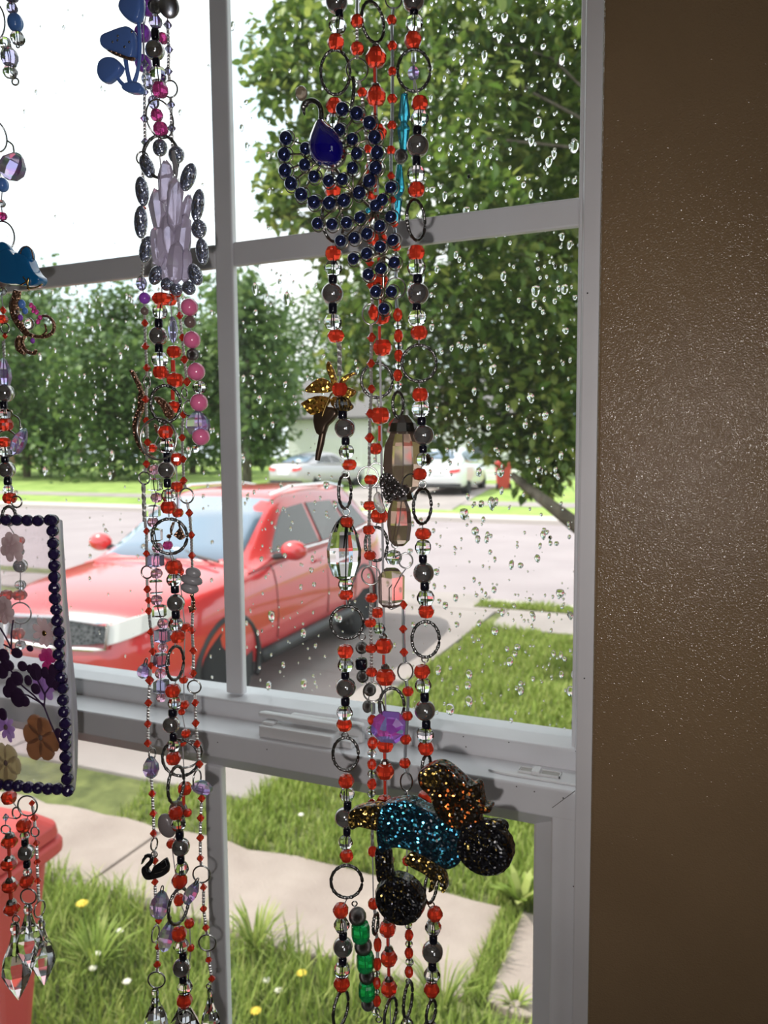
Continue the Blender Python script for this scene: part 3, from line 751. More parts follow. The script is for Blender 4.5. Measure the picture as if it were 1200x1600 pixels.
def tail(root, low, plate_z=.62):
    for s in (1, -1):
        band([s * y for y in (.42, .54, .64, .72, .78)], [.76, .76, .77, .79, .81], [.86, .88, .89, .90, .90], low, 'tail_light', tailm, root, .014, False)
    band(np.linspace(-.26, .26, 5), plate_z, plate_z + .14, low, 'licence_plate', platem, root, .02, False, .015)
    band(np.linspace(-.8, .8, 13), .30, .40, low, 'lower_bumper', blackpl, root, .012, False)
sp_ = PD(462, 762, 30.0); sz = gz(sp_.y) + .03
sed, _ = make_car('silver_sedan', SEDAN, silverpaint, 'silver sedan parked across the street seen from its rear corner', (sp_.x + .25, sp_.y + 1.6, sz), R(82)); tail(sed, SEDAN['low'])
HATCH = dict(SUV); HATCH['cladding'] = False
wp = PD(690, 772, 27.0)
wh, _ = make_car('white_car', HATCH, whitepaint, 'white car across the street half hidden by the smoky beads', (wp.x - .1, wp.y + 1.6, gz(wp.y) + .04), R(90) - R(-4), True); tail(wh, SUV['low'], .7)
fp = PD(99, 742, 60.0)
fv, _ = make_car('white_van', HATCH, whitepaint, 'tiny white vehicle far beyond the lawn under the trees', (fp.x, fp.y, gz(fp.y) + .02), R(90) + R(10), False); tail(fv, SUV['low'], .7)
fv.scale = (1.0, 1.05, 1.05)

# ================================================================== BINS
binm = bsdf('red_bin_plastic', (.52, .06, .055), .45)
def wheelie_bin(loc, rz, label, sc_=1.0):
    r = empty('wheelie_bin', loc, (0, 0, rz)); tag(r, label, 'trash bin', 'red wheelie bins'); r.scale = (sc_,) * 3
    def rr(hw, hd, z, c=.06, n=4):
        p = []
        for (sx, sy, a0) in ((1, 1, 0), (-1, 1, 90), (-1, -1, 180), (1, -1, 270)):
            for i in range(n + 1):
                a = R(a0 + 90 * i / n); p.append((sx * (hw - c) + c * math.cos(a), sy * (hd - c) + c * math.sin(a), z))
        return p
    def stack(rows, name, mat=binm):
        return MB().raw(*loft([rr(*q) for q in rows])).obj(name, mat, r)
    bevel(stack([(.22, .24, .06), (.25, .28, .5), (.285, .325, .93)], 'body'), .006)
    bevel(stack([(.30, .34, .93), (.325, .365, .935), (.325, .365, .985), (.30, .34, .99)], 'rim'), .012, 3)
    bevel(stack([(.30, .34, .99), (.315, .355, 1.0), (.31, .35, 1.04), (.27, .30, 1.085), (.15, .18, 1.10)], 'lid'), .012, 3)
    MB().tube([(-.2, -.36, .96), (-.2, -.43, 1.0), (.2, -.43, 1.0), (.2, -.36, .96)], .018, 8).obj('handle', binm, r)
    for s in (-1, 1):
        wo = MB().lathe([(.03, -.03), (.12, -.03), (.13, 0), (.12, .03), (.03, .03)], 20, (s * .25, -.26, .13), 'x').obj('wheel', tyrem, r, True)
    return r
wheelie_bin((-2.11, .70, -.03), R(6), 'red wheelie bin by the house below the pressed-flower frame', .86)
rb = PD(786, 768, 29.0)
wheelie_bin((rb.x, rb.y, gz(rb.y) - .02), R(20), 'small red bin across the street under the near tree')

# ================================================================== HOUSES
siding = bsdf('white_siding', (.84, .83, .83), .7); roofm = bsdf('shingle_roof', (.16, .15, .15), .9); darkglass = bsdf('house_glass', (.06, .07, .08), .1)
brickm = bsdf('brown_brick_far', (.33, .19, .14), .9)
def house(name, loc, rz, W, D, H, RH, mat, label, ngar=1):
    r = empty(name, loc, (0, 0, rz)); tag(r, label, 'house')
    MB().box(-W / 2, W / 2, 0, D, -.2, H).obj('wall', mat, r)
    k = int(H / .2)
    sd = MB().box(-W / 2 - .012, W / 2 + .012, -.012, D + .012, 0, .05)
    for i in range(k):
        z = H * i / k
        pl = MB().prism_x([(-.002, z), (-.022, z), (-.006, z + H / k - .006), (-.002, z + H / k - .006)], -W / 2, W / 2).obj('siding_board', mat, r)
    rf = MB(); ov = .45
    rf.raw([(-W / 2 - ov, -ov, H - .12), (W / 2 + ov, -ov, H - .12), (W / 2 + ov, D / 2, H + RH), (-W / 2 - ov, D / 2, H + RH), (-W / 2 - ov, D + ov, H - .12), (W / 2 + ov, D + ov, H - .12), (-W / 2 - ov, -ov, H), (W / 2 + ov, -ov, H)],
           [(6, 7, 2, 3), (3, 2, 5, 4), (0, 1, 7, 6), (0, 6, 3, 4), (1, 5, 2, 7), (0, 4, 5, 1)]); rf.obj('roof', roofm, r)
    for g in range(ngar):
        gx = -W * .28; gd = MB().box(gx - 1.3, gx + 1.3, -.05, .0, 0, 2.15).obj('garage_door', mat, r)
        for i in range(4): MB().box(gx - 1.27, gx + 1.27, -.07, -.05, .03 + i * .53, .53 + i * .53 - .02).obj('panel', mat, gd)
    for wx in (W * .12, W * .34):
        wd = MB().box(wx - .55, wx + .55, -.045, 0, .95, 2.05).obj('window', siding, r); MB().box(wx - .48, wx + .48, -.06, -.044, 1.02, 1.98).obj('pane', darkglass, wd)
    return r
hp = PD(640, 745, 37.0)
house('white_house', (hp.x - .5, hp.y, gz(hp.y) - .05), R(8), 11.5, 8, 3.1, 2.2, siding, 'white one-storey house across the street behind the parked cars')
hp = PD(50, 735, 75.0)
house('brick_house', (hp.x - 2, hp.y, gz(hp.y)), R(35), 10, 8, 2.6, 2, brickm, 'brown brick house far off beneath the trees at the frame edge', 0)

# ================================================================== TREES
barkm = bsdf('tree_bark', (.12, .10, .075), .9); noise_col(barkm, (.07, .055, .04), (.19, .16, .12), 9, 6, stretch=(1, 1, .25)); bump(barkm, 30, .6, .02)
leafm = bsdf('near_leaves', (.15, .25, .05), .38, spec=.5)
random_col(leafm, [(.05, .10, .018), (.09, .16, .028), (.15, .23, .042), (.28, .33, .075)], .38)
farleaf = bsdf('far_leaves', (.1, .18, .05), .6)
random_col(farleaf, [(.055, .11, .035), (.085, .155, .045), (.12, .20, .055), (.17, .25, .075)], .3)
LEAF_V = [(0, 0, 0), (.28, .30, .05), (.24, .62, .035), (0, 1.0, -.06), (-.24, .62, .035), (-.28, .30, .05), (0, .5, -.03)]
LEAF_F = [(0, 1, 6), (1, 2, 6), (2, 3, 6), (3, 4, 6), (4, 5, 6), (5, 0, 6)]
LQ_V = [(0, 0, 0), (.34, .45, .05), (0, 1., -.04), (-.34, .45, .05)]
LQ_F = [(0, 1, 2), (0, 2, 3)]
def rot_rand(rg, droop=.35):
    return Matrix.Rotation(rg.uniform(0, 2 * math.pi), 3, 'Z') @ Matrix.Rotation(rg.gauss(-droop, .55), 3, 'X') @ Matrix.Rotation(rg.gauss(0, .5), 3, 'Y')
def make_tree(name, label, trunk, blobs, n, size, mat, seed, group, individual=0, simple=False, branches=True):
    """trunk: list of (point, radius); blobs: (centre, radius, weight)"""
    rg = random.Random(seed); base = Vector(trunk[0][0])
    root = empty(name, base); tag(root, label, 'tree', group)
    MB().tube([Vector(p) - base for p, _ in trunk], [r for _, r in trunk], 10).obj('trunk', barkm, root, True)
    tips = [Vector(p) for p, _ in trunk[1:]]
    if branches:
        for bi, (c, rad, wt) in enumerate(blobs):
            if individual and bi % 5: continue
            s = min(tips, key=lambda q: (q - c).length + max(0, q.z - c.z) * 2)
            mid = s.lerp(c, .5) + Vector((rg.uniform(-.1, .1), rg.uniform(-.1, .1), .12 * (c - s).length))
            br = trunk[-1][1] * (.22 if individual else .45)
            MB().tube([s - base, mid - base, c - base], [br, br * .7, br * .3], 6).obj('branch', barkm, root, True)
    tot = sum(wt for _, _, wt in blobs); lv, lf = (LQ_V, LQ_F) if simple else (LEAF_V, LEAF_F)
    leaves = []
    for c, rad, wt in blobs:
        for _ in range(int(n * wt / tot)):
            d = Vector((rg.gauss(0, 1), rg.gauss(0, 1), rg.gauss(0, 1))).normalized()
            rr_ = rad * (rg.random() ** .45) * (1 + .45 * noise.noise(d * 2.1 + c * 3))
            p = c + d * rr_
            if p.z < .4: continue
            leaves.append((p, rg.uniform(.65, 1.25) * size, rot_rand(rg)))
    if individual:
        leaves.sort(key=lambda q: (q[0] - CAM).length - (0 if abs((q[0] - CAM).dot(CR) / (q[0] - CAM).dot(CF) + .02) < .26 else 9) - q[1])
        vis = [q for q in leaves if -.19 < (q[0] - CAM).dot(CR) / (q[0] - CAM).dot(CF) < .26 and (q[0] - CAM).dot(CU) / (q[0] - CAM).dot(CF) < .66]
        vis.sort(key=lambda q: (q[0] - CAM).length / q[1]); ind = vis[:individual]; ids = {id(q) for q in ind}
        leaves = [q for q in leaves if id(q) not in ids]
        lmesh = mk('leaf', LEAF_V, LEAF_F, mat)
        lms = [mk('leaf', LEAF_V, LEAF_F, [leaf_a, leaf_b, leaf_c][i]) for i in range(3)]
        for i, (p, s, rm) in enumerate(ind):
            o = add('leaf', lms[i % 3], None, root, loc=p - base, rot=rm.to_euler(), scale=s)
    V = np.zeros((len(leaves) * len(lv), 3)); LV = np.array(lv); k = len(lv); Fc = []
    for i, (p, s, rm) in enumerate(leaves):
        V[i * k:(i + 1) * k] = (LV * s) @ np.array(rm).T + np.array(p - base)
        Fc += [tuple(j + i * k for j in q) for q in lf]
    o = add('foliage', mk('foliage', V.tolist(), Fc, mat), None, root); tag(o, kind='stuff')
    return root
leaf_a = bsdf('leaf_mid_green', (.10, .18, .03), .38); leaf_b = bsdf('leaf_deep_green', (.07, .135, .022), .38); leaf_c = bsdf('leaf_light_green', (.17, .26, .05), .38)
for lm_ in (leaf_a, leaf_b, leaf_c):
    n_, l_, b_ = nodes(lm_); tr = n_.new('ShaderNodeBsdfTranslucent'); c_ = b_.inputs['Base Color'].default_value; tr.inputs['Color'].default_value = (c_[0] * 1.35, c_[1] * 1.35, c_[2] * 1.2, 1)
    mx = n_.new('ShaderNodeMixShader'); mx.inputs[0].default_value = .38; l_.new(b_.outputs[0], mx.inputs[1]); l_.new(tr.outputs[0], mx.inputs[2]); l_.new(mx.outputs[0], n_['Material Output'].inputs['Surface'])
TB = Vector((-.25, 5.9, -.05))
trunk = [(TB, .17), (TB + Vector((-.02, 0, .9)), .14), (TB + Vector((-.05, .05, 1.9)), .13), (TB + Vector((-.15, .1, 3.0)), .11), (TB + Vector((-.25, .1, 4.4)), .07)]
bl = []
for (px, py, d, r, wt) in [
    (455, 70, 6.9, .38, 1.0), (430, 120, 6.7, .30, .7), (500, 30, 7.0, .5, 1.2), (520, 130, 6.6, .5, 1.5), (600, 60, 6.6, .6, 2), (700, 40, 6.4, .65, 2.2), (800, 30, 6.4, .6, 2), (890, 40, 6.6, .6, 1.8),
    (450, 250, 6.8, .30, .8), (440, 310, 6.7, .26, .6), (500, 300, 6.5, .42, 1.2), (510, 210, 6.9, .35, .9), (590, 200, 6.4, .55, 1.8), (690, 170, 6.0, .55, 2), (790, 160, 6.8, .6, 2), (880, 200, 7.0, .6, 2),
    (600, 330, 6.4, .5, 1.6), (700, 290, 5.8, .5, 2), (760, 330, 5.7, .38, 1.4), (820, 330, 7.0, .6, 2), (890, 380, 7.2, .55, 1.8),
    (520, 380, 6.7, .3, .7), (600, 470, 6.5, .5, 1.5), (690, 440, 6.1, .55, 2), (800, 480, 6.3, .5, 1.8), (880, 520, 6.6, .5, 1.8),
    (560, 560, 6.7, .4, 1.1), (650, 580, 6.6, .5, 1.5), (750, 590, 6.6, .5, 1.8), (850, 620, 6.7, .5, 2), (700, 650, 6.9, .32, 1.0), (790, 680, 6.7, .3, 1.1), (870, 710, 6.5, .30, 1.1), (840, 745, 6.5, .18, .5), (620, 660, 7.0, .25, .6), (905, 660, 6.3, .4, 1.2)]:
    bl.append((PD(px, py, d), r, wt))
for (px, py, d) in [(840, 60, 8.0), (900, 150, 8.2), (850, 260, 8.2), (905, 330, 8.0), (850, 420, 8.1), (900, 500, 8.0), (840, 560, 8.0), (760, 100, 8.2), (770, 260, 8.3), (770, 430, 8.2), (890, 600, 7.8)]:
    bl.append((PD(px, py, d), .62, 2.6))  # extra foliage behind the right crown, added to block sky and darken it
# unseen side of the crown, so that the tree is whole and throws its shade on the sidewalk
for q in [(.6, 6.2, 3.4, 1.0), (1.2, 5.6, 4.2, 1.0), (-.2, 6.9, 4.4, 1.1), (.6, 7.2, 5.0, 1.0), (-.9, 6.6, 5.3, 1.0), (-.2, 5.6, 5.6, 1.0), (1.0, 6.6, 2.6, .8)]:
    bl.append((Vector(q[:3]), q[3], 3.0))
big = make_tree('leafy_tree', 'large leafy shade tree close outside the right panes', trunk, bl, 36000, .115, leafm, 21, 'trees', 300)
lowb = [PD(975, 880, 6.1), PD(930, 843, 6.15), PD(897, 818, 6.2), PD(850, 782, 6.3), PD(800, 742, 6.5)]
MB().tube([p - TB for p in lowb], [.085, .075, .065, .05, .03], 8).obj('branch', barkm, big, True)
def far_tree(px, dist, top_py, wpx, label, seed, base_py=None, size=.42, n=7000, trunk_r=.22, low=.16):
    r0 = PD(px, 700, dist); gx, gy = r0.x, r0.y; zg = gz(gy)
    ztop = CAM.z + (697 - top_py) / F * dist; wd = wpx / F * dist / 2; H = ztop - zg
    rg = random.Random(seed); blobs = []
    for _ in range(22):
        t = rg.uniform(low, .88); pf = math.sin(math.pi * min(1, (t - low + .12) / (1.1 - low))) ** .6
        a = rg.uniform(0, 6.28); q = rg.uniform(.2, .72) * wd * pf
        blobs.append((Vector((gx + math.cos(a) * q, gy + math.sin(a) * q, zg + H * t)), wd * rg.uniform(.36, .52), 1))
    blobs.append((Vector((gx, gy, zg + H * .84)), wd * .42, 1))
    tr_ = [(Vector((gx, gy, zg - .1)), trunk_r), (Vector((gx, gy, zg + H * .3)), trunk_r * .8), (Vector((gx + .2, gy, zg + H * .6)), trunk_r * .5)]
    return make_tree('far_tree', label, tr_, blobs, n, size, farleaf, seed, 'trees', 0, True)
far_tree(40, 44, 430, 330, 'green tree behind the jewelled curl charm', 31)
far_tree(175, 40, 445, 300, 'broad tree with dark trunk beyond the lawn between the two left strands', 32)
far_tree(300, 48, 470, 260, 'dense green tree beyond the lawn just left of the window bar', 33)
far_tree(385, 33, 405, 230, 'green tree standing behind the silver sedan', 34)
far_tree(525, 60, 440, 240, 'tree behind the white house left of the red bead strands', 35)
far_tree(-60, 50, 420, 300, 'tree at the very edge of the picture beyond the lawn', 36)
far_tree(690, 62, 420, 300, 'tree behind the white house roof and the big shade tree', 37)
far_tree(860, 62, 430, 300, 'tree behind the near branch by the tan wall', 38)
far_tree(110, 70, 520, 300, 'shaded distant tree behind the tiny white vehicle', 39, size=.55)
far_tree(250, 75, 520, 340, 'shaded distant tree in the gap right of the dark trunk', 40, size=.55)
far_tree(370, 66, 500, 300, 'distant tree behind the window bar and sedan', 41, size=.55)
far_tree(10, 98, 500, 300, 'distant tree behind the brick house', 42, size=.55)

# ================================================================== BEADS
def facet(prof, seg, mat, name, phase=0., smooth=False):
    return MB().lathe(prof, seg, phase=phase).mesh(name, mat, smooth)
RND = [(.12, -.44), (.36, -.36), (.5, -.10), (.5, .10), (.36, .36), (.12, .44)]
BIC = [(.10, -.5), (.5, 0), (.10, .5)]
OVL = [(.15, -.5), (.38, -.34), (.5, -.1), (.5, .1), (.38, .34), (.15, .5)]
BALL = [(.5 * math.sin(math.pi * (i + .15) / 12.3), -.5 * math.cos(math.pi * (i + .15) / 12.3)) for i in range(13)]
CYL = [(.30, -.5), (.44, -.46), (.5, -.3), (.5, .3), (.44, .46), (.30, .5)]
CUB = [(.30, -.46), (.62, -.36), (.62, .36), (.30, .46)]
MESH = {
    'r': ('red_bead', facet(RND, 9, red_m, 'red_bead')), 'c': ('clear_bead', facet(RND, 8, clear_m, 'clear_bead')),
    'k': ('black_bead', facet(CYL, 12, black_m, 'black_bead', smooth=True)), 's': ('silver_ball_bead', facet(BALL, 20, silver_m, 'silver_ball_bead', smooth=True)),
    'b': ('red_bicone_bead', facet(BIC, 7, red_m, 'red_bicone_bead')), 'v': ('red_oval_bead', facet(OVL, 9, red_m, 'red_oval_bead')),
    'p': ('pink_pearl_bead', facet(BALL, 20, pearl_m, 'pink_pearl_bead', smooth=True)), 'q': ('pink_bead', facet(RND, 8, pink_m, 'pink_bead')),
    'x': ('crystal_cube_bead', facet(CUB, 4, clear_m, 'crystal_cube_bead', .5)), 'y': ('crystal_cube_bead', facet(CUB, 4, lav_m, 'crystal_cube_bead', .3)),
    'g': ('green_bead', facet(CYL, 10, green_m, 'green_bead')), 't': ('turquoise_bicone_bead', facet([(.24, -.5), (.5, -.30), (.5, -.22), (.26, .5)], 7, teal_m, 'turquoise_bicone_bead')),
    'u': ('purple_bead', facet(BALL, 16, purple_m, 'purple_bead', smooth=True)), 'w': ('lavender_bead', facet(OVL, 9, lav_m, 'lavender_bead')),
    'B': ('blue_bead', facet(BALL, 16, bluebead_m, 'blue_bead', smooth=True)), 'm': ('magenta_bead', facet(RND, 9, magenta_m, 'magenta_bead')),
    'A': ('aurora_crystal', facet([(.08, -.5), (.36, -.38), (.5, -.12), (.46, .15), (.22, .42), (.08, .5)], 6, ab_m, 'aurora_crystal', .4)),
    'L': ('lavender_bicone_bead', facet(BIC, 7, lav_m, 'lavender_bicone_bead')), 'n': ('brown_bead', facet(BALL, 16, brown_m, 'brown_bead', smooth=True)),
    'D': ('dark_silver_bead', facet(BALL, 16, gun_m, 'dark_silver_bead', smooth=True)),
    'h': ('smoky_glass_bead', facet([(.2, -.5), (.42, -.38), (.5, -.05), (.46, .25), (.28, .5)], 7, smoky_m, 'smoky_glass_bead', .2)),
    'H': ('rose_glass_bead', facet([(.30, -.5), (.48, -.36), (.5, .30), (.26, .5)], 5, rose_m, 'rose_glass_bead', .35)),
    'E': ('crystal_egg_pendant', facet([(.10, -.5), (.34, -.42), (.48, -.22), (.50, -.02), (.40, .22), (.22, .42), (.06, .5)], 10, clear_m, 'crystal_egg_pendant')),
    'P': ('crystal_drop_pendant', facet([(.02, -.5), (.30, -.30), (.50, -.12), (.46, .0), (.22, .22), (.12, .36), (.16, .42), (.13, .48), (.05, .5)], 8, clear_m, 'crystal_drop_pendant')),
    'G': ('glitter_rice_bead', facet(BALL, 14, gl_silver, 'glitter_rice_bead', smooth=True)),
    'z': ('navy_ball', facet(BALL, 14, navy_m, 'navy_ball', smooth=True)), 'd': ('dark_purple_bead', facet(BALL, 12, darkpurple_m, 'dark_purple_bead')),
    'T': ('twisted_bar', None), 'R': ('red_tube', facet([(.5, -.5), (.5, .5)], 8, redbar_m, 'red_tube', smooth=False)), 'K': ('clear_tube', facet([(.5, -.5), (.5, .5)], 8, tube_m, 'clear_tube')),
    'C': ('bead_cap', facet([(.30, -.5), (.5, -.35), (.42, .1), (.2, .5)], 10, wire_m, 'bead_cap')),
}
tw = []; tf = []
for i in range(17):
    for k in range(4):
        a = i * .45 + k * math.pi / 2; tw.append((.5 * math.cos(a), .5 * math.sin(a), -.5 + i / 16))
for i in range(16):
    for k in range(4): tf.append((i * 4 + k, i * 4 + (k + 1) % 4, (i + 1) * 4 + (k + 1) % 4, (i + 1) * 4 + k))
tf += [(3, 2, 1, 0), (64, 65, 66, 67)]
MESH['T'] = ('twisted_bar', mk('twisted_bar', tw, tf, bar_m))
RGB_ = random.Random(99)
def ring_mesh(W, H, th, tex):
    v = []; f = []; N = 40 if tex else 28; S = 7
    for i in range(N):
        a = 2 * math.pi * i / N; c, s_ = math.cos(a), math.sin(a); r = th / 2 * ((1 + .16 * math.sin(i * 2.4)) if tex else 1)
        nx, nz = c / W, s_ / H; q = math.hypot(nx, nz); nx /= q; nz /= q
        for k in range(S):
            b_ = 2 * math.pi * k / S + (i * .4 if tex else 0)
            rr_ = math.cos(b_) * r; v.append((c * (W / 2 - th / 2) + nx * rr_, math.sin(b_) * r, s_ * (H / 2 - th / 2) + nz * rr_))
    for i in range(N):
        for k in range(S): f.append((i * S + k, i * S + (k + 1) % S, ((i + 1) % N) * S + (k + 1) % S, ((i + 1) % N) * S + k))
    return v, f
def put(root, base, kind, px, py, y, wpx, hpx=None, ang=0., facing=None):
    """one bead, ring or bar of a strand at its real place: pixel position taken to the plane Y = y"""
    p = PY(px, py, y); m_ = SC(px, py, y); hpx = hpx or wpx
    if kind in 'oOj':                      # o textured ring, O plain ring, j jump ring
        th = {'o': 5.2, 'O': 2.6, 'j': 2.2}[kind] * m_
        Wt = wpx if wpx > .62 * hpx else .8 * hpx
        turn = math.acos(min(1, wpx / Wt)) if Wt > wpx else 0
        v, f = ring_mesh(Wt * m_, hpx * m_, th, kind == 'o')
        o = add({'o': 'textured_ring', 'O': 'wire_ring', 'j': 'jump_ring'}[kind], mk('ring', v, f, gun_m if kind == 'o' else wire_m, True), None, root, loc=p - base, rot=(0, ang, FACE + turn))
        return p
    nm, me = MESH[kind]
    if kind in 'TRK': sx = sy = wpx * m_; sz = hpx * m_
    elif kind in 'AEhHPtw': sx = wpx * m_; sy = wpx * m_ * (.7 if kind in 'AE' else .9); sz = hpx * m_
    elif kind in 'xy': sx = sy = wpx * m_ * .92; sz = wpx * m_
    elif kind == 'r': sx = sy = wpx * m_; sz = (hpx if hpx != wpx else wpx * .96) * m_
    else: sx = sy = wpx * m_; sz = hpx * m_
    o = add(nm, me, None, root, loc=p - base, rot=(0, ang, FACE if kind in 'AEP' else RGB_.uniform(0, 3)), scale=(sx, sy, sz))
    return p
def strand(label, y, items, bars=None, group='bead strands hanging in the window', top=True, barw=6, bottom=None, maxgap=60):
    """items: (kind, px, py, width[, height[, angle]]); bars: kind of bar strung between neighbouring beads"""
    items = list(items); f0 = items[0]
    base = PY(f0[1], min(f0[2], -60) if top else f0[2], y)
    root = empty('bead_strand', base); tag(root, label, 'bead strand', group)
    pts = []
    for it in items:
        k, px, py, w_ = it[:4]; h_ = it[4] if len(it) > 4 else None; a = it[5] if len(it) > 5 else 0
        p = put(root, base, k, px, py, y, w_, h_, a)
        if k not in 'oOj': pts.append(p)
        elif (h_ or w_) < 1: pts.append(p)
        else:
            m_ = SC(px, py, y); hh = (h_ or w_) * m_ / 2; pts += [p + Vector((0, 0, hh)), None, p - Vector((0, 0, hh))]
    if top: pts.insert(0, pts[0] + Vector((0, 0, max(.03, 2.90 - pts[0].z))))
    if bars:
        solid = [it for it in items]
        for a, b_ in zip(solid, solid[1:]):
            ha = (a[4] if len(a) > 4 and a[4] else a[3]) / 2; hb = (b_[4] if len(b_) > 4 and b_[4] else b_[3]) / 2
            y0, y1 = a[2] + ha * .9, b_[2] - hb * .9; gap = y1 - y0
            if 5 < gap < maxgap:
                p0 = PY(a[1], a[2], y); p1 = PY(b_[1], b_[2], y); d = p0 - p1; mx_, my_ = (a[1] + b_[1]) / 2, (y0 + y1) / 2
                m_ = SC(mx_, my_, y); nm, me = MESH[bars]
                o = add(nm, me, None, root, loc=PY(mx_, my_, y) - base, rot=d.to_track_quat('Z', 'Y').to_euler(), scale=(barw * m_, barw * m_, gap * m_ * 1.02))
    th = MB(); run = []
    for p in pts + [None]:
        if p is None:
            if len(run) > 1: th.tube([q - base for q in run], .00045, 5)
            run = []
        else: run.append(p)
    if th.v: th.obj('thread', thread_m, root)
    return root
YS = -.28
# ---------------- right-hand cluster
strand('right cluster strand with silver balls and the clear crystal egg pendant', YS - .006, [
    ('s', 526, 3, 35), ('k', 530, 21, 13, 16), ('c', 527.5, 40, 28), ('r', 525, 66.5, 27), ('o', 524, 113, 51, 72), ('r', 522.7, 165.5, 27), ('c', 520, 190, 25), ('k', 520, 208, 13), ('s', 520, 232, 33), ('k', 520, 256, 13), ('c', 520, 275, 26), ('r', 520, 298, 26), ('o', 520, 346, 34, 66),
    ('r', 521, 396, 27), ('c', 520.5, 419.5, 28), ('k', 520, 435.5, 14, 14), ('s', 519.5, 459, 34.5), ('k', 520, 481, 14, 19), ('c', 520, 503, 28), ('r', 525, 525, 28, 23), ('T', 530.5, 562, 8, 50), ('r', 531, 608.5, 27), ('c', 535.7, 631, 27), ('k', 535.5, 648, 14), ('s', 539, 669, 33), ('k', 540, 689.5, 13, 12), ('c', 541.4, 705.6, 25), ('r', 546, 726, 24, 20), ('j', 540, 741, 13), ('o', 539, 768, 20, 58), ('j', 541, 800, 13), ('E', 537.5, 857, 54, 102), ('r', 542, 816, 22), ('c', 540, 912, 24), ('r', 540.6, 929, 24, 19), ('o', 542, 972.5, 56, 57),
    ('r', 539.6, 1017.5, 26), ('c', 540, 1039, 25), ('k', 539.4, 1056, 13), ('s', 540.4, 1074, 32), ('k', 539.6, 1096, 14, 13), ('c', 538.5, 1114, 26), ('r', 538, 1132, 25), ('j', 539, 1149, 12), ('o', 540, 1178, 45, 58), ('r', 541, 1220, 25), ('c', 542.5, 1241, 24), ('k', 543, 1258.4, 13), ('s', 538.5, 1277, 31), ('k', 542, 1299.5, 12), ('c', 540, 1316, 23), ('r', 541.5, 1337, 22), ('o', 541.5, 1377.5, 54, 58),
    ('r', 532.5, 1422.5, 25), ('c', 534, 1445.6, 25), ('k', 536, 1462, 13), ('s', 536, 1479.5, 31), ('k', 535.5, 1502, 13), ('c', 534.6, 1515.5, 26), ('r', 534, 1536.5, 26), ('o', 532.5, 1576, 24, 60), ('c', 533, 1616, 24)])
strand('short branch of alternating green and dark silver beads', YS - .004, [
    ('j', 554, 1412, 10), ('D', 558.6, 1432, 28), ('g', 563.4, 1455.5, 29), ('D', 567.6, 1478.6, 28), ('g', 571, 1502, 28), ('D', 573, 1525, 25), ('g', 573.6, 1547, 27), ('D', 575, 1568, 22)], top=False)
strand('right cluster strand of large red capped beads joined by red tubes', YS + .008, [
    ('o', 582.7, 34.7, 38, 64), ('r', 587.5, 90.7, 33), ('R', 585.5, 121, 5, 28), ('r', 587.5, 151, 32), ('R', 586, 180, 5, 28), ('r', 590.7, 207, 28), ('R', 588, 232, 5, 24), ('r', 584, 262, 28), ('R', 586, 288, 5, 24), ('r', 588, 318, 28), ('R', 590, 345, 5, 26), ('r', 591.7, 373, 28), ('R', 592, 402, 5, 26), ('r', 594, 439, 28), ('R', 595, 468, 5, 26), ('r', 596, 495, 28), ('R', 593, 520, 5, 20), ('r', 597.5, 543, 31), ('o', 589, 594.5, 54, 58), ('r', 594, 649, 32), ('R', 593, 677, 5, 24), ('r', 587, 701, 22), ('O', 588, 742, 30, 40), ('r', 592.6, 806, 28), ('o', 588, 850, 40, 58), ('r', 590, 957, 20), ('c', 593, 982, 20), ('r', 599.4, 1009, 29), ('R', 599.6, 1033, 5, 20), ('r', 602.4, 1058, 31), ('o', 612, 1102, 44, 60), ('r', 602, 1163, 28), ('R', 601, 1184, 5, 16), ('r', 601.5, 1205, 29), ('R', 601.5, 1230, 5, 22), ('r', 601, 1255, 28), ('R', 602, 1300, 5, 60), ('r', 603, 1345, 27), ('R', 604, 1390, 5, 60), ('r', 605.4, 1451, 27), ('R', 606, 1474, 5, 18), ('r', 607.5, 1497, 27), ('R', 607.5, 1520, 5, 18), ('r', 607.5, 1544, 27), ('o', 610, 1584, 22, 54)]
    + [('C', x, y_, 15, 8) for x, y_ in ((587.5, 72), (587.5, 133), (599, 993), (602, 1041), (601.5, 1189), (605.4, 1436), (607.5, 1481), (607.5, 1528))])
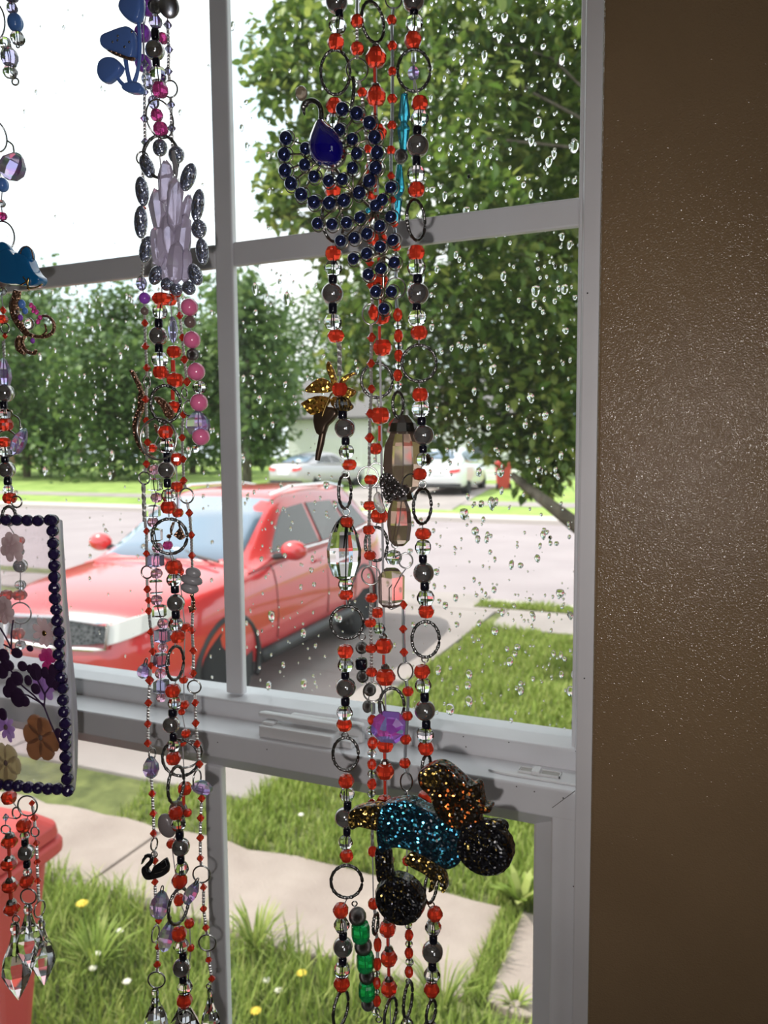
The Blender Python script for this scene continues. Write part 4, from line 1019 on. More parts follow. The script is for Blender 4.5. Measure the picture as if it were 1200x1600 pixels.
strand('right cluster strand of small red beads on silver bars with wire rings', YS - .002, [
    ('K', 558.4, 10, 7, 24), ('r', 557.9, 33.3, 21), ('r', 558, 76.5, 22), ('O', 558, 109, 36, 38), ('r', 565.9, 144.5, 16), ('b', 568, 185, 15), ('r', 575, 233, 15), ('b', 577, 268, 15), ('b', 578, 305, 15), ('b', 578, 340, 15), ('b', 578, 375, 15), ('b', 578, 410, 15), ('b', 579, 445, 15), ('v', 583, 488, 16, 24), ('O', 579, 491, 28, 34), ('b', 580.7, 527.5, 16), ('b', 579.5, 568, 15), ('b', 580.5, 607.8, 15), ('b', 578, 646, 16), ('b', 577.7, 684, 17), ('T', 577, 712, 5, 34), ('O', 575, 746, 35, 36), ('r', 579.4, 749.4, 22, 18), ('r', 577.4, 790, 21, 17), ('r', 576.4, 828, 21, 17), ('r', 578, 867.6, 20, 17), ('O', 579.4, 899, 31, 32), ('r', 580, 934, 20, 17), ('r', 578.6, 973, 20, 16), ('r', 580, 1013, 19, 16), ('r', 580.6, 1050, 19, 16), ('O', 582.6, 1081, 32, 33), ('K', 583, 1107, 7, 16), ('v', 581.4, 1125, 15, 17), ('c', 580, 1141, 15), ('v', 582, 1161, 17, 20), ('c', 581, 1177, 14), ('v', 581, 1194, 15, 18), ('c', 580.5, 1209, 13), ('v', 581, 1225, 15, 18), ('c', 580.5, 1240, 13), ('v', 581, 1257, 15, 18), ('v', 582, 1330, 15, 18), ('r', 583.5, 1412, 18), ('o', 587, 1443, 9, 36), ('v', 590, 1476, 13, 24), ('v', 589.5, 1506, 13, 22), ('c', 589, 1521, 10), ('v', 588.6, 1536, 13, 20), ('c', 588.6, 1550, 10), ('v', 588.6, 1564, 14, 18), ('c', 587, 1580, 13), ('j', 592, 1593, 11)], bars='T', barw=5.5)
strand('right cluster strand of tiny red beads on clear tubes with smoky glass pendants', YS + .004, [
    ('O', 615, 0, 28, 28), ('r', 612, 31.5, 16), ('r', 613, 72, 16), ('r', 613, 112, 15), ('r', 613, 154.7, 16), ('r', 612.5, 196, 15), ('r', 610.7, 234.7, 15), ('b', 611, 275, 14), ('b', 613, 312, 14), ('b', 616, 350, 14), ('r', 619.5, 386, 15), ('c', 618.5, 399, 12), ('r', 619, 414, 13), ('O', 618.5, 450, 33, 34), ('v', 621.5, 492, 15, 21), ('c', 621.3, 508.6, 14), ('v', 622.7, 525, 15, 21), ('c', 622.8, 541, 14), ('v', 623, 555.5, 14, 20), ('c', 623, 571, 14), ('v', 621.5, 586.5, 15, 19), ('c', 622, 602.6, 13), ('o', 622, 632, 20, 44), ('C', 629, 664, 50, 30), ('h', 629, 722, 64, 100), ('C', 628, 772, 40, 22), ('h', 623, 816, 42, 74), ('j', 617, 851, 12), ('c', 615, 871, 26), ('O', 634, 876, 24, 26), ('H', 611, 918, 46, 60), ('j', 611, 946, 13), ('b', 630.6, 945, 14), ('b', 630, 982.6, 14), ('b', 631.4, 1019, 15), ('O', 633.4, 1049, 26, 31), ('r', 637.4, 1080, 18), ('r', 636.6, 1118.4, 17), ('r', 634, 1155, 18), ('r', 632.6, 1192, 18), ('O', 635, 1221.5, 21, 32), ('r', 634, 1254, 16), ('r', 636, 1345, 16), ('c', 638.4, 1446, 12), ('v', 639, 1461, 14, 18), ('c', 639, 1474.5, 12), ('v', 639, 1489, 14, 18), ('c', 640, 1503, 13), ('v', 639, 1518.5, 14, 19), ('j', 638, 1533, 9), ('o', 637.5, 1562, 17, 58), ('c', 636, 1600, 20)], bars='K', barw=6)
strand('right cluster strand of turquoise bicone crystals', YS + .010, [
    ('j', 634, 147, 8), ('t', 631.5, 170.5, 20, 44), ('t', 630.7, 214, 20, 44, math.pi), ('D', 626.7, 244, 22), ('t', 623.8, 282, 19, 46), ('t', 619.5, 325, 20, 44, math.pi)], top=False)
strand('rightmost strand with silver balls black beads and large textured rings', YS - .004, [
    ('s', 646, 1, 34), ('k', 646.7, 14.7, 14, 18), ('c', 647.5, 37, 28), ('r', 645.3, 63, 28), ('o', 646.7, 110, 56, 68), ('K', 646.5, 90, 9, 16), ('A', 646, 114, 20, 22), ('r', 656, 162, 27), ('c', 656, 185, 28), ('k', 652, 204, 14, 13), ('s', 652.8, 228, 35), ('k', 650.7, 251.5, 13, 18), ('c', 650, 272, 29), ('r', 650.7, 296.5, 27), ('o', 650, 344, 33, 66), ('r', 650, 395, 28), ('c', 650.7, 418, 29), ('k', 652.5, 435, 15, 13), ('s', 653, 459, 35), ('k', 651.2, 479, 14, 13), ('c', 651.9, 497.5, 29), ('r', 654.7, 519.8, 27), ('o', 654.7, 567.7, 59, 61), ('r', 656.5, 616.7, 27), ('c', 657.7, 639, 29), ('k', 658.8, 657.5, 14, 13), ('s', 661.7, 679.6, 33), ('k', 661, 702, 13, 12), ('c', 662, 718, 25), ('r', 655.6, 741, 23), ('j', 660, 757, 13), ('o', 660, 791, 33, 60), ('r', 661, 834, 26, 21), ('c', 661, 855, 27), ('k', 660.8, 873, 13, 13), ('s', 662, 895, 33), ('k', 663.6, 916, 14, 13), ('c', 665, 934, 28), ('r', 666, 955, 26), ('o', 665, 999, 48, 62), ('j', 664, 1030, 12), ('r', 659.4, 1049, 26), ('c', 661, 1071, 26), ('k', 663.4, 1089, 14, 15), ('s', 664, 1110, 33), ('k', 666, 1132, 14, 13), ('c', 664.4, 1148, 28), ('r', 665.6, 1168.5, 26), ('o', 666, 1196, 17, 38), ('r', 664.5, 1247, 26), ('c', 665, 1262, 22), ('k', 667, 1300, 13), ('c', 669, 1330, 24), ('o', 673.5, 1384, 25, 58), ('j', 674, 1414, 11), ('r', 679.5, 1428, 25), ('c', 676.8, 1449, 26), ('k', 677, 1467.5, 13, 14), ('s', 675.8, 1487, 33), ('k', 675.6, 1509.5, 13, 13), ('c', 675, 1523.5, 26), ('r', 674.4, 1546, 25), ('j', 674, 1560, 8), ('o', 673.5, 1582, 19, 42), ('c', 672, 1612, 30)])
strand('dark bronze bead drop beside the purple crystal', YS + .006, [('j', 566, 995, 12), ('D', 565, 1012, 20), ('k', 564.5, 1037, 19, 18), ('D', 566.5, 1057, 20), ('D', 578, 1078, 20), ('D', 574, 1104, 16, 20)], top=False)
def octagon(px, py, y, wpx, hpx, label):
    p = PY(px, py, y); m_ = SC(px, py, y)
    e = empty('aurora_octagon', p, (0, .1, FACE)); tag(e, label, 'charm')
    MB().lathe([(.15, -.28), (.36, -.20), (.5, -.04), (.5, .04), (.36, .20), (.15, .28)], 8, axis='y', phase=.39).obj('octagon_crystal', octm, e, scale=(wpx * m_, wpx * m_ * .55, hpx * m_))
    v, f = ring_mesh(9 * m_, 30 * m_, 2.4 * m_, False); add('hanger_ring', mk('ring', v, f, wire_m, True), None, e, loc=(-.006, -.001, hpx * m_ * .52), rot=(0, -.35, .8))
octm = bsdf('violet_aurora_crystal', (.42, .12, .80), .03, trans=.55, coat=.6)
n_, l_, b_ = nodes(octm); t_ = n_.new('ShaderNodeTexCoord'); v_ = n_.new('ShaderNodeTexVoronoi'); v_.inputs['Scale'].default_value = 2.2
r_ = n_.new('ShaderNodeValToRGB')
for _ in range(2): r_.color_ramp.elements.new(.5)
for i, c in enumerate([(.30, .10, .75), (.85, .15, .55), (.40, .25, .95), (.35, .65, .70)]): r_.color_ramp.elements[i].position = i / 3; r_.color_ramp.elements[i].color = (*c, 1)
l_.new(t_.outputs['Object'], v_.inputs['Vector']); l_.new(v_.outputs['Color'], r_.inputs['Fac']); l_.new(r_.outputs['Color'], b_.inputs['Base Color'])
octagon(609, 1136, YS + .001, 62, 54, 'iridescent violet octagon crystal hanging over the window ledge')

# ---------------- centre-left cluster
YL = -.28
strand('left cluster outer strand of tiny red bicones on twisted bars above the swan', YL - .002, [
    ('L', 226, 100, 13), ('L', 226, 143, 13), ('L', 226, 185, 14), ('L', 227, 222, 14), ('O', 222.5, 247, 21, 22), ('b', 224, 285, 12), ('b', 223, 325, 12), ('b', 223, 365, 12), ('b', 224, 405, 12), ('w', 221, 443, 18, 22), ('u', 226, 466, 18), ('n', 226, 486, 13), ('b', 226.5, 505, 13), ('b', 227.4, 541, 13), ('b', 229.7, 574.6, 13), ('O', 229.5, 597, 7, 22), ('b', 228, 624, 13), ('b', 229, 657.5, 13), ('b', 230.6, 691, 13), ('b', 229, 725, 13), ('O', 226, 747, 21, 22), ('T', 225, 785, 7, 60), ('b', 229, 830, 12), ('b', 229, 865, 12), ('O', 229.7, 894, 20, 22), ('b', 230, 920.6, 13), ('b', 232, 938, 12), ('b', 232.5, 954.5, 13), ('b', 236, 987, 13), ('b', 239, 1018, 13), ('b', 236, 1040, 12), ('b', 234, 1063, 15), ('b', 232, 1098, 13), ('b', 231, 1131, 13), ('b', 231, 1161, 13), ('O', 238, 1178, 8, 20), ('A', 236, 1199, 26, 36), ('b', 236, 1209, 12), ('b', 238, 1240, 13), ('b', 239.4, 1271, 13), ('b', 240.4, 1302, 13), ('O', 241, 1319, 7, 22), ('b', 242, 1345, 12), ('b', 242, 1378, 12), ('b', 243, 1407.5, 13), ('b', 248, 1438, 12), ('O', 243, 1459, 7, 28), ('b', 247, 1480, 11), ('b', 246, 1507, 13), ('O', 244.7, 1531, 29, 29), ('P', 244, 1591, 38, 100)], bars='T', barw=5, maxgap=45)
strand('left cluster middle strand with silver balls and dark textured rings', YL - .008, [
    ('u', 238, -12, 24), ('D', 242, 10, 22), ('A', 243, 33, 22, 24), ('k', 242.6, 54, 13, 16), ('s', 242, 79, 30), ('k', 244, 98, 12, 14), ('c', 247, 117, 27), ('m', 250, 140.6, 26), ('O', 250, 186, 36, 60), ('m', 251, 202, 24), ('o', 252, 245, 60, 70), ('r', 253, 467, 32, 22), ('c', 250, 487, 24), ('k', 248, 505, 13), ('s', 247.5, 525, 29.5), ('k', 248.4, 544.6, 13), ('c', 249.4, 562, 27), ('r', 251, 581.6, 25), ('o', 258.7, 631, 52, 62), ('r', 258.7, 675, 25), ('c', 260.6, 696, 27), ('k', 261, 714.7, 12, 16), ('s', 260.6, 734, 28), ('k', 261.6, 755, 12, 14), ('c', 264, 774, 24), ('r', 263.4, 792.5, 25), ('o', 265, 838, 60, 60), ('r', 272, 886, 27), ('c', 272, 905.6, 24), ('k', 273.4, 920.6, 13), ('s', 274.7, 942, 28), ('k', 274.7, 960, 13), ('c', 274.7, 975, 23), ('r', 277.5, 994.7, 24), ('o', 274, 1036, 18, 58), ('r', 270, 1079, 25), ('c', 273, 1098, 22), ('k', 270, 1113.4, 14, 12), ('s', 267.7, 1132, 27), ('k', 271, 1151.5, 12), ('c', 271, 1165, 22), ('r', 271, 1184.7, 24), ('o', 275, 1226, 15, 62), ('r', 274.7, 1270, 23), ('c', 279, 1288, 23), ('k', 280.7, 1304.7, 13), ('s', 282.6, 1323.4, 28), ('k', 282.6, 1343, 12), ('c', 284, 1357, 22), ('r', 280.6, 1376, 25), ('o', 279, 1416, 24, 60), ('r', 280, 1459, 24), ('c', 283, 1477.5, 24), ('k', 286, 1494, 12), ('s', 284, 1511.6, 28), ('k', 286, 1530, 12), ('c', 289, 1543, 24), ('r', 288.5, 1563, 25), ('O', 288.5, 1589, 25, 26)])
strand('left cluster column of pink beads and clear crystal cubes', YL + .002, [
    ('q', 241, 734, 18), ('x', 242, 757, 22), ('q', 244.7, 777.5, 18), ('x', 240, 799, 22), ('q', 239, 815.6, 18), ('x', 243, 836, 23), ('q', 246, 856, 18), ('y', 243, 875.6, 23), ('q', 244.7, 896, 18), ('x', 243.7, 917, 24), ('q', 244.7, 937.5, 18), ('x', 249, 955, 22), ('q', 255, 974, 18), ('y', 255, 993, 24), ('q', 254.6, 1011.6, 16), ('y', 252, 1031, 24), ('q', 251, 1052, 18), ('y', 252, 1072, 23), ('q', 252, 1090, 16)], top=False)
strand('left cluster right-hand strand of tiny red bicones ending in a crystal drop', YL + .004, [
    ('L', 262, 39, 14), ('L', 264, 77, 14), ('L', 263, 111, 14), ('O', 266, 139, 25, 28), ('L', 267.5, 163, 13), ('L', 268, 200, 14), ('L', 270, 235, 13), ('b', 278, 460, 12), ('b', 281, 493, 13), ('b', 285, 527.7, 13), ('b', 288, 562, 14), ('b', 292.5, 596.6, 14), ('O', 288, 614, 7, 18), ('O', 296, 638, 23, 26), ('b', 286.5, 648, 13), ('b', 284.6, 684, 13), ('b', 286, 717.5, 13), ('b', 287, 751, 13), ('O', 291.6, 774.7, 24, 26), ('b', 296, 801.6, 13), ('b', 299, 836, 13), ('b', 300, 868, 13), ('b', 301, 905, 12), ('b', 301, 951.6, 13), ('b', 300, 985, 13), ('b', 302, 1017, 13), ('b', 302, 1052, 13), ('O', 303.6, 1073, 23, 23), ('b', 305, 1098, 13), ('b', 305.6, 1130, 13), ('b', 308.4, 1162, 13), ('b', 311.8, 1194, 13), ('O', 308, 1217, 8, 30), ('A', 316, 1230, 36, 22, .3), ('b', 315, 1247.5, 13), ('b', 313.5, 1278, 13), ('b', 312.8, 1309, 13), ('b', 313, 1341, 12), ('O', 314.8, 1366, 29, 30), ('b', 318, 1386.5, 12), ('b', 318, 1420, 12), ('b', 321.8, 1449.5, 12), ('O', 323.9, 1473, 29, 29), ('b', 326, 1500, 12), ('b', 331, 1529, 12), ('j', 326, 1541, 9), ('P', 329, 1590, 30, 96)], bars='T', barw=5, maxgap=45)
strand('left cluster strand of mid-size red beads with red tubes behind the rings', YL + .010, [
    ('u', 231, 9, 30), ('u', 223, 52, 26), ('u', 224, 99, 26), ('m', 254, 60, 18), ('w', 232, 125, 22, 26), ('w', 240, 160, 20, 20), ('m', 245, 180, 20), ('r', 266, 468, 22), ('w', 270, 515, 16, 40), ('r', 272, 549.7, 23), ('R', 270.5, 572, 7, 18), ('r', 273.7, 594, 27), ('R', 270, 617, 6, 16), ('r', 272, 636, 22), ('r', 238, 700, 16), ('r', 275.6, 717.5, 19, 24), ('r', 276.6, 760.6, 21), ('r', 277.5, 801, 18), ('m', 262, 852, 16), ('r', 280, 893, 16), ('r', 289, 980, 18), ('r', 287, 1062, 14), ('r', 288, 1101, 16), ('r', 284, 1112, 12), ('r', 290.6, 1146, 15), ('r', 285, 1160, 14), ('r', 289, 1232, 23), ('R', 287, 1252, 5, 18), ('r', 293, 1270, 14), ('r', 268, 1318, 16), ('r', 279.7, 1406, 17, 20), ('r', 296, 1442.5, 16), ('r', 298, 1481, 12), ('P', 289, 1600, 50, 110)])
strand('short branch of pink pearls beside the window bar', YL, [
    ('p', 296, 480, 27), ('n', 297, 503, 19), ('p', 300, 531, 27), ('D', 301, 554, 20), ('p', 306.6, 580.6, 28), ('c', 312, 605, 22), ('p', 311, 629, 28), ('A', 309.4, 662, 40, 40), ('p', 314, 682, 28), ('c', 305, 701.6, 13)], top=False)
for i, (px, py, w_, h_, a, lb) in enumerate([(225, 1048, 22, 26, .3, 'lilac crystal beside the bottom window rail'), (250, 1414, 32, 48, .2, 'pale lilac crystal below the black swan'), (260.5, 1463, 26, 52, .25, 'bright violet oval crystal below the pale lilac one'), (299, 1395, 22, 42, .5, 'pinkish clear crystal beside the lower wire ring')]):
    y_ = YL - .003; p = PY(px, py, y_); m_ = SC(px, py, y_)
    e = empty('hanging_crystal', p); tag(e, lb, 'crystal', 'loose lilac crystals')
    add('aurora_crystal', MESH['A'][1], None, e, rot=(0, a, FACE), scale=(w_ * m_, w_ * m_ * .6, h_ * m_))
    v, f = ring_mesh(6 * m_, 16 * m_, 2 * m_, False); add('jump_ring', mk('ring', v, f, wire_m, True), None, e, loc=(math.sin(a) * h_ * m_ * .5, 0, math.cos(a) * h_ * m_ * .55), rot=(0, a, FACE))
e = empty('large_textured_ring'); p = PY(282, 1184, YL + .004); m_ = SC(282, 1184, YL); e.location = p; tag(e, 'large textured hoop across the left cluster below the window rail', 'ring')
v, f = ring_mesh(62 * m_, 64 * m_, 5 * m_, True); add('hoop', mk('hoop', v, f, gun_m, True), None, e, rot=(0, 0, FACE))
v, f = ring_mesh(50 * m_, 52 * m_, 3.5 * m_, True); add('inner_hoop', mk('hoop', v, f, wire_m, True), None, e, loc=(.003, .004, .002), rot=(.2, .4, FACE + .4))
e = empty('thin_wire_hoop', PY(247.5, 686, YL - .013)); m_ = SC(247.5, 686, YL); tag(e, 'thin silver hoop around red beads in the left cluster', 'ring')
v, f = ring_mesh(58 * m_, 66 * m_, 3.2 * m_, False); add('hoop', mk('hoop', v, f, wire_m, True), None, e, rot=(0, 0, FACE))
# stone charms of the left cluster
e = empty('coiled_stone_charm', PY(299, 908, YL - .014), (0, .25, FACE)); m_ = SC(299, 908, YL); tag(e, 'grey coiled stone bead against the red car bonnet', 'charm')
for z, r in ((13, 12), (2, 17), (-11, 14)):
    MB().ball((0, 0, z * m_), (r * m_, r * m_ * .7, 8.5 * m_), 16, 10).obj('coil', greystone_m, e, True)
MB().tube([(4 * m_, 0, -20 * m_), (10 * m_, 0, -28 * m_), (13 * m_, 0, -40 * m_), (9 * m_, 0, -46 * m_), (6 * m_, 0, -38 * m_)], 2.5 * m_, 6).obj('hook', copper_m, e, True)
e = empty('brown_stone_charm', PY(261, 1290, YL + .002), (0, -.3, FACE)); m_ = SC(261, 1290, YL); tag(e, 'smooth brown-grey stone oval below the large hoop', 'charm')
MB().ball((0, 0, 0), (14 * m_, 9 * m_, 20 * m_), 18, 12).obj('stone', bsdf('brown_grey_stone', (.20, .17, .17), .25, coat=.3), e, True)
MB().ball((22 * m_, .004, 16 * m_), (15 * m_, 8 * m_, 15 * m_), 16, 10).obj('stone_top', brown_m, e, True)

# ================================================================== CHARMS
def puff(name, poly, y, depth, mat, parent, base, bv=.0015, seg=3, tx=lambda q: q):
    """a solid piece with rounded edges whose outline lies in the plane Y = y"""
    pts = [PY(*tx(q), y) - base for q in poly]; n = len(pts)
    v = [(p.x, p.y - depth / 2, p.z) for p in pts] + [(p.x, p.y + depth / 2, p.z) for p in pts]
    bm = bmesh.new(); vs = [bm.verts.new(q) for q in v]
    bm.faces.new(vs[:n]); bm.faces.new(vs[n:][::-1])
    for i in range(n): bm.faces.new((vs[i], vs[n + i], vs[n + (i + 1) % n], vs[(i + 1) % n]))
    bmesh.ops.recalc_face_normals(bm, faces=bm.faces)
    me = bpy.data.meshes.new(name); bm.to_mesh(me); bm.free(); me.materials.append(mat)
    o = add(name, me, None, parent); b_ = bevel(o, bv, seg).modifiers[0]; b_.limit_method = 'ANGLE'; b_.angle_limit = R(50)
    me.polygons.foreach_set('use_smooth', [True] * len(me.polygons))
    return o
def smooth_poly(pts, n=4):
    out = []; m_ = len(pts)
    for i in range(m_):
        p0, p1, p2, p3 = [Vector(pts[(i + k) % m_]) for k in (-1, 0, 1, 2)]
        for k in range(n):
            t = k / n; out.append(tuple(.5 * ((2 * p1) + (-p0 + p2) * t + (2 * p0 - 5 * p1 + 4 * p2 - p3) * t * t + (-p0 + 3 * p1 - 3 * p2 + p3) * t ** 3)))
    return out
def pxtube(name, pts, rpx, y, mat, parent, base, seg=7, dy=None, n=5):
    """a tube through pixel points at the plane Y = y"""
    P_ = [PY(px, py, y + (dy[i] if dy else 0)) for i, (px, py) in enumerate(pts)]; m_ = SC(*pts[0], y)
    Q = []; rad = rpx if isinstance(rpx, (list, tuple)) else [rpx] * len(pts); RR = []
    for i in range(len(P_) - 1):
        p0, p1, p2, p3 = P_[max(i - 1, 0)], P_[i], P_[i + 1], P_[min(i + 2, len(P_) - 1)]
        for k in range(n):
            t = k / n; Q.append(.5 * ((2 * p1) + (-p0 + p2) * t + (2 * p0 - 5 * p1 + 4 * p2 - p3) * t * t + (-p0 + 3 * p1 - 3 * p2 + p3) * t ** 3)); RR.append((rad[i] * (1 - t) + rad[i + 1] * t) * m_)
    Q.append(P_[-1]); RR.append(rad[-1] * m_)
    return MB().tube([q - base for q in Q], RR, seg).obj(name, mat, parent, True)
def pxball(name, px, py, w_, h_, y, mat, parent, base, d_=None, seg=16, ang=0.):
    p = PY(px, py, y); m_ = SC(px, py, y)
    return MB().ball((0, 0, 0), (w_ * m_ / 2, (d_ or w_) * m_ / 2, h_ * m_ / 2), seg, max(8, seg // 2 + 2)).obj(name, mat, parent, True, loc=p - base, rot=(0, ang, 0))

# ---------------- peacock brooch
yp = YS - .022
base = PY(552, 120, yp); pk = empty('peacock_brooch', base); tag(pk, 'blue peacock brooch with a sapphire teardrop body and dark ball tail', 'brooch')
tear = [(513, 262), (499, 259), (489, 247), (486.5, 232), (489, 217), (494, 203), (500, 190), (506, 186), (514, 195), (526, 205), (535, 219), (539, 234), (536, 249), (527, 259)]
c0 = PY(513, 228, yp - .006); m_ = SC(513, 228, yp)
tv = []; tf = []; sp_l = smooth_poly(tear, 3); n = len(sp_l); fr_ = [1, .97, .82, .55, .25]; dp = [0, .0035, .0075, .010, .0112]
for s_, d in zip(fr_, dp):
    for q in sp_l:
        w_ = PY(513 + (q[0] - 513) * s_, 230 + (q[1] - 230) * s_, yp - .004); tv.append((w_.x - base.x, w_.y - d - base.y, w_.z - base.z))
for i in range(4):
    for k in range(n): tf.append((i * n + k, i * n + (k + 1) % n, (i + 1) * n + (k + 1) % n, (i + 1) * n + k))
tf += [tuple(4 * n + k for k in range(n)), tuple(range(n))[::-1]]
add('teardrop_gem', mk('teardrop_gem', tv, tf, sapphire_m, True), None, pk)
puff('gem_setting', [(513 + (q[0] - 513) * 1.04, 229 + (q[1] - 229) * 1.04) for q in sp_l], yp, .006, gun_m, pk, base, .001, 2)
pxtube('neck', [(501, 195), (502, 182), (501, 170), (496, 161), (487, 157), (478, 161), (474, 168), (476, 180)], [6, 4.5, 4, 4, 4, 4.5, 4, 1.5], yp - .006, gun_m, pk, base)
pxball('head', 477, 163, 11, 10, yp - .006, gun_m, pk, base)
pxball('crest_gem', 471, 146, 20, 22, yp - .006, bsdf('smoky_crest_gem', (.35, .27, .2), .08, trans=.5), pk, base, seg=8)
pxtube('bail', [(551, 120), (553, 134), (552, 150), (549, 166)], 2.8, yp + .004, gun_m, pk, base)
z2 = [(175, 810), (165, 905), (170, 1000), (205, 1075), (265, 1140), (340, 1185), (430, 1190), (515, 1175), (605, 1130), (665, 1060), (700, 985), (710, 895), (695, 805), (665, 720), (590, 665), (505, 640), (290, 870), (285, 965), (340, 1035), (425, 1060), (505, 1050), (565, 985), (590, 900), (565, 815), (490, 760), (360, 1310), (445, 1315), (530, 1305), (610, 1275), (700, 1205), (740, 1170), (790, 1098), (725, 1325), (790, 1270), (650, 1370), (575, 1395), (495, 1412)]
z3 = [(480, 190), (570, 155), (660, 110), (745, 65), (580, 295), (665, 255), (755, 215), (630, 410), (735, 410), (685, 525)]
tails = [(400 + a / 3.75, b_ / 3.75) for a, b_ in z2] + [(440 + a / 4.286, 360 + b_ / 4.286) for a, b_ in z3]
wires = MB(); rgp = random.Random(8)
for i, (px, py) in enumerate(tails):
    d = 23 if i < 16 else 20.5
    p = PY(px, py, yp + .001); m_ = SC(px, py, yp)
    o = add('tail_ball', MESH['z'][1], None, pk, loc=p - base, scale=d * .92 * m_)
    v, f = ring_mesh(d * 1.22 * m_, d * 1.22 * m_, 2.1 * m_, False); wires.raw([Vector(q) + (p - base) + Vector((0, .002, 0)) for q in v], f)
ordr = tails[:16]
for a, b_ in zip(ordr, ordr[1:]): wires.tube([PY(*a, yp + .004) - base, PY(*b_, yp + .004) - base], .0009, 5)
inn = tails[16:25]
for a, b_ in zip(inn, inn[1:]): wires.tube([PY(*a, yp + .004) - base, PY(*b_, yp + .004) - base], .0009, 5)
for a in tails:
    t = min([(513, 240), (552, 300), (585, 330), (600, 400), (598, 470)], key=lambda q: math.hypot(q[0] - a[0], q[1] - a[1]))
    wires.tube([PY(*a, yp + .004) - base, PY(t[0], t[1], yp + .005) - base], .0007, 4)
wires.tube([PY(*q, yp + .006) - base for q in [(513, 250), (552, 300), (585, 330), (600, 400), (598, 500)]], .001, 5)
wires.obj('tail_wirework', bsdf('bronze_wire', (.42, .37, .30), .28, metal=1.), pk, True)
pxball('tail_sparkle_gem', 575, 329, 9, 9, yp - .004, teal_m, pk, base, seg=7)

# ---------------- glitter motorbike charm
ym = YS - .026
tz = lambda q: (480 + q[0] / 3.3333, 1160 + q[1] / 3.3333)
base = PY(668, 1200, ym); mb_ = empty('motorbike_charm', base); tag(mb_, 'large black glitter resin motorbike charm with blue tank', 'charm')
def mpart(name, poly, dy, th, mat, sm=True):
    return puff(name, smooth_poly(poly, 3) if sm else poly, ym + dy, th, mat, mb_, base, .0022, 3, tz)
mpart('fuel_tank', [(395, 330), (440, 300), (540, 290), (610, 325), (690, 365), (745, 400), (805, 440), (830, 540), (800, 615), (740, 642), (690, 615), (600, 562), (500, 532), (440, 535), (395, 560), (375, 450)], -.001, .012, gl_blue)
mpart('handlebar', [(222, 400), (232, 350), (270, 330), (330, 318), (390, 322), (418, 380), (405, 450), (330, 440), (280, 430), (240, 445)], .001, .009, gl_gold)
mpart('front_fork', [(365, 540), (430, 545), (445, 640), (450, 720), (380, 730), (360, 640)], .001, .007, gl_black)
mpart('seat', [(588, 180), (595, 140), (640, 112), (690, 98), (740, 115), (800, 165), (858, 212), (890, 200), (912, 235), (925, 310), (965, 322), (958, 352), (905, 365), (905, 430), (800, 440), (720, 400), (680, 350), (650, 270), (605, 225)], -.003, .010, gl_orange)
mpart('headlamp', [(592, 190), (600, 150), (640, 130), (690, 150), (710, 200), (680, 235), (630, 232)], -.008, .006, gl_gold)
mpart('exhaust_pipe', [(515, 600), (560, 558), (630, 585), (690, 640), (722, 690), (730, 755), (708, 768), (688, 705), (665, 755), (640, 765), (648, 700), (600, 665), (545, 635)], -.002, .007, gl_gold)
for (cx_, cy_, rx, ry) in ((927, 540, 150, 140), (487, 808, 131, 127)):
    p = PY(*tz((cx_, cy_)), ym); m_ = SC(*tz((cx_, cy_)), ym) / 3.3333
    wv = []; wf = []; N = 40
    for s_, d in ((1., .004), (1.0, -.004), (.90, -.0075), (.62, -.0085), (.55, -.006), (.25, -.006), (.18, -.0085), (.02, -.009)):
        for k in range(N):
            a = 2 * math.pi * k / N; t = s_ * (1 + (.02 * (k % 2) if s_ > .95 else 0)); wv.append((math.cos(a) * rx * m_ * t, d, math.sin(a) * ry * m_ * t))
    for i in range(7):
        for k in range(N): wf.append((i * N + k, i * N + (k + 1) % N, (i + 1) * N + (k + 1) % N, (i + 1) * N + k))
    wf += [tuple(range(N)), tuple(7 * N + k for k in range(N))[::-1]]
    wo = add('wheel', mk('wheel', wv, wf, gl_black, False), None, mb_, loc=p - base)
    hub = MB()
    for k in range(7):
        a = k * .9; hub.tube([(math.cos(a) * rx * m_ * .15, -.0075, math.sin(a) * ry * m_ * .15), (math.cos(a) * rx * m_ * .6, -.0078, math.sin(a) * ry * m_ * .6)], .0011, 5)
    hub.obj('spokes', gl_black, wo, True)
mpart('rear_fender', [(800, 440), (870, 410), (940, 400), (1010, 400), (1045, 425), (1040, 455), (960, 440), (880, 460), (820, 500)], -.006, .006, gl_black)

# ---------------- black swan charm
ysw = YL - .014; base = PY(241, 1328, ysw); swn = empty('black_swan_charm', base); tag(swn, 'small black enamel swan charm with silver feather lines', 'charm')
ts = lambda q: (180 + q[0] / 5.714, 1320 + q[1] / 5.714)
puff('body', smooth_poly([(247, 240), (250, 195), (285, 180), (300, 235), (330, 235), (350, 190), (400, 155), (450, 118), (468, 150), (480, 190), (475, 240), (440, 270), (390, 290), (320, 306), (275, 295)], 3), ysw, .004, blackenamel_m, swn, base, .0008, 2, ts)
pxtube('neck', [ts(q) for q in [(275, 265), (265, 225), (290, 185), (320, 150), (325, 112), (300, 95), (270, 105)]], [5, 4.5, 4, 3.6, 3.2, 3.2, 3], ysw, blackenamel_m, swn, base)
puff('beak', [(270, 95), (285, 115), (260, 140), (243, 172), (240, 160), (250, 120)], ysw, .003, blackenamel_m, swn, base, .0005, 2, ts)
for ln in ([(350, 255), (400, 245), (425, 230)], [(415, 215), (440, 205), (460, 185)], [(405, 165), (430, 145), (452, 122)]):
    pxtube('feather_line', [ts(q) for q in ln], .6, ysw - .0022, silver_m, swn, base, 5)
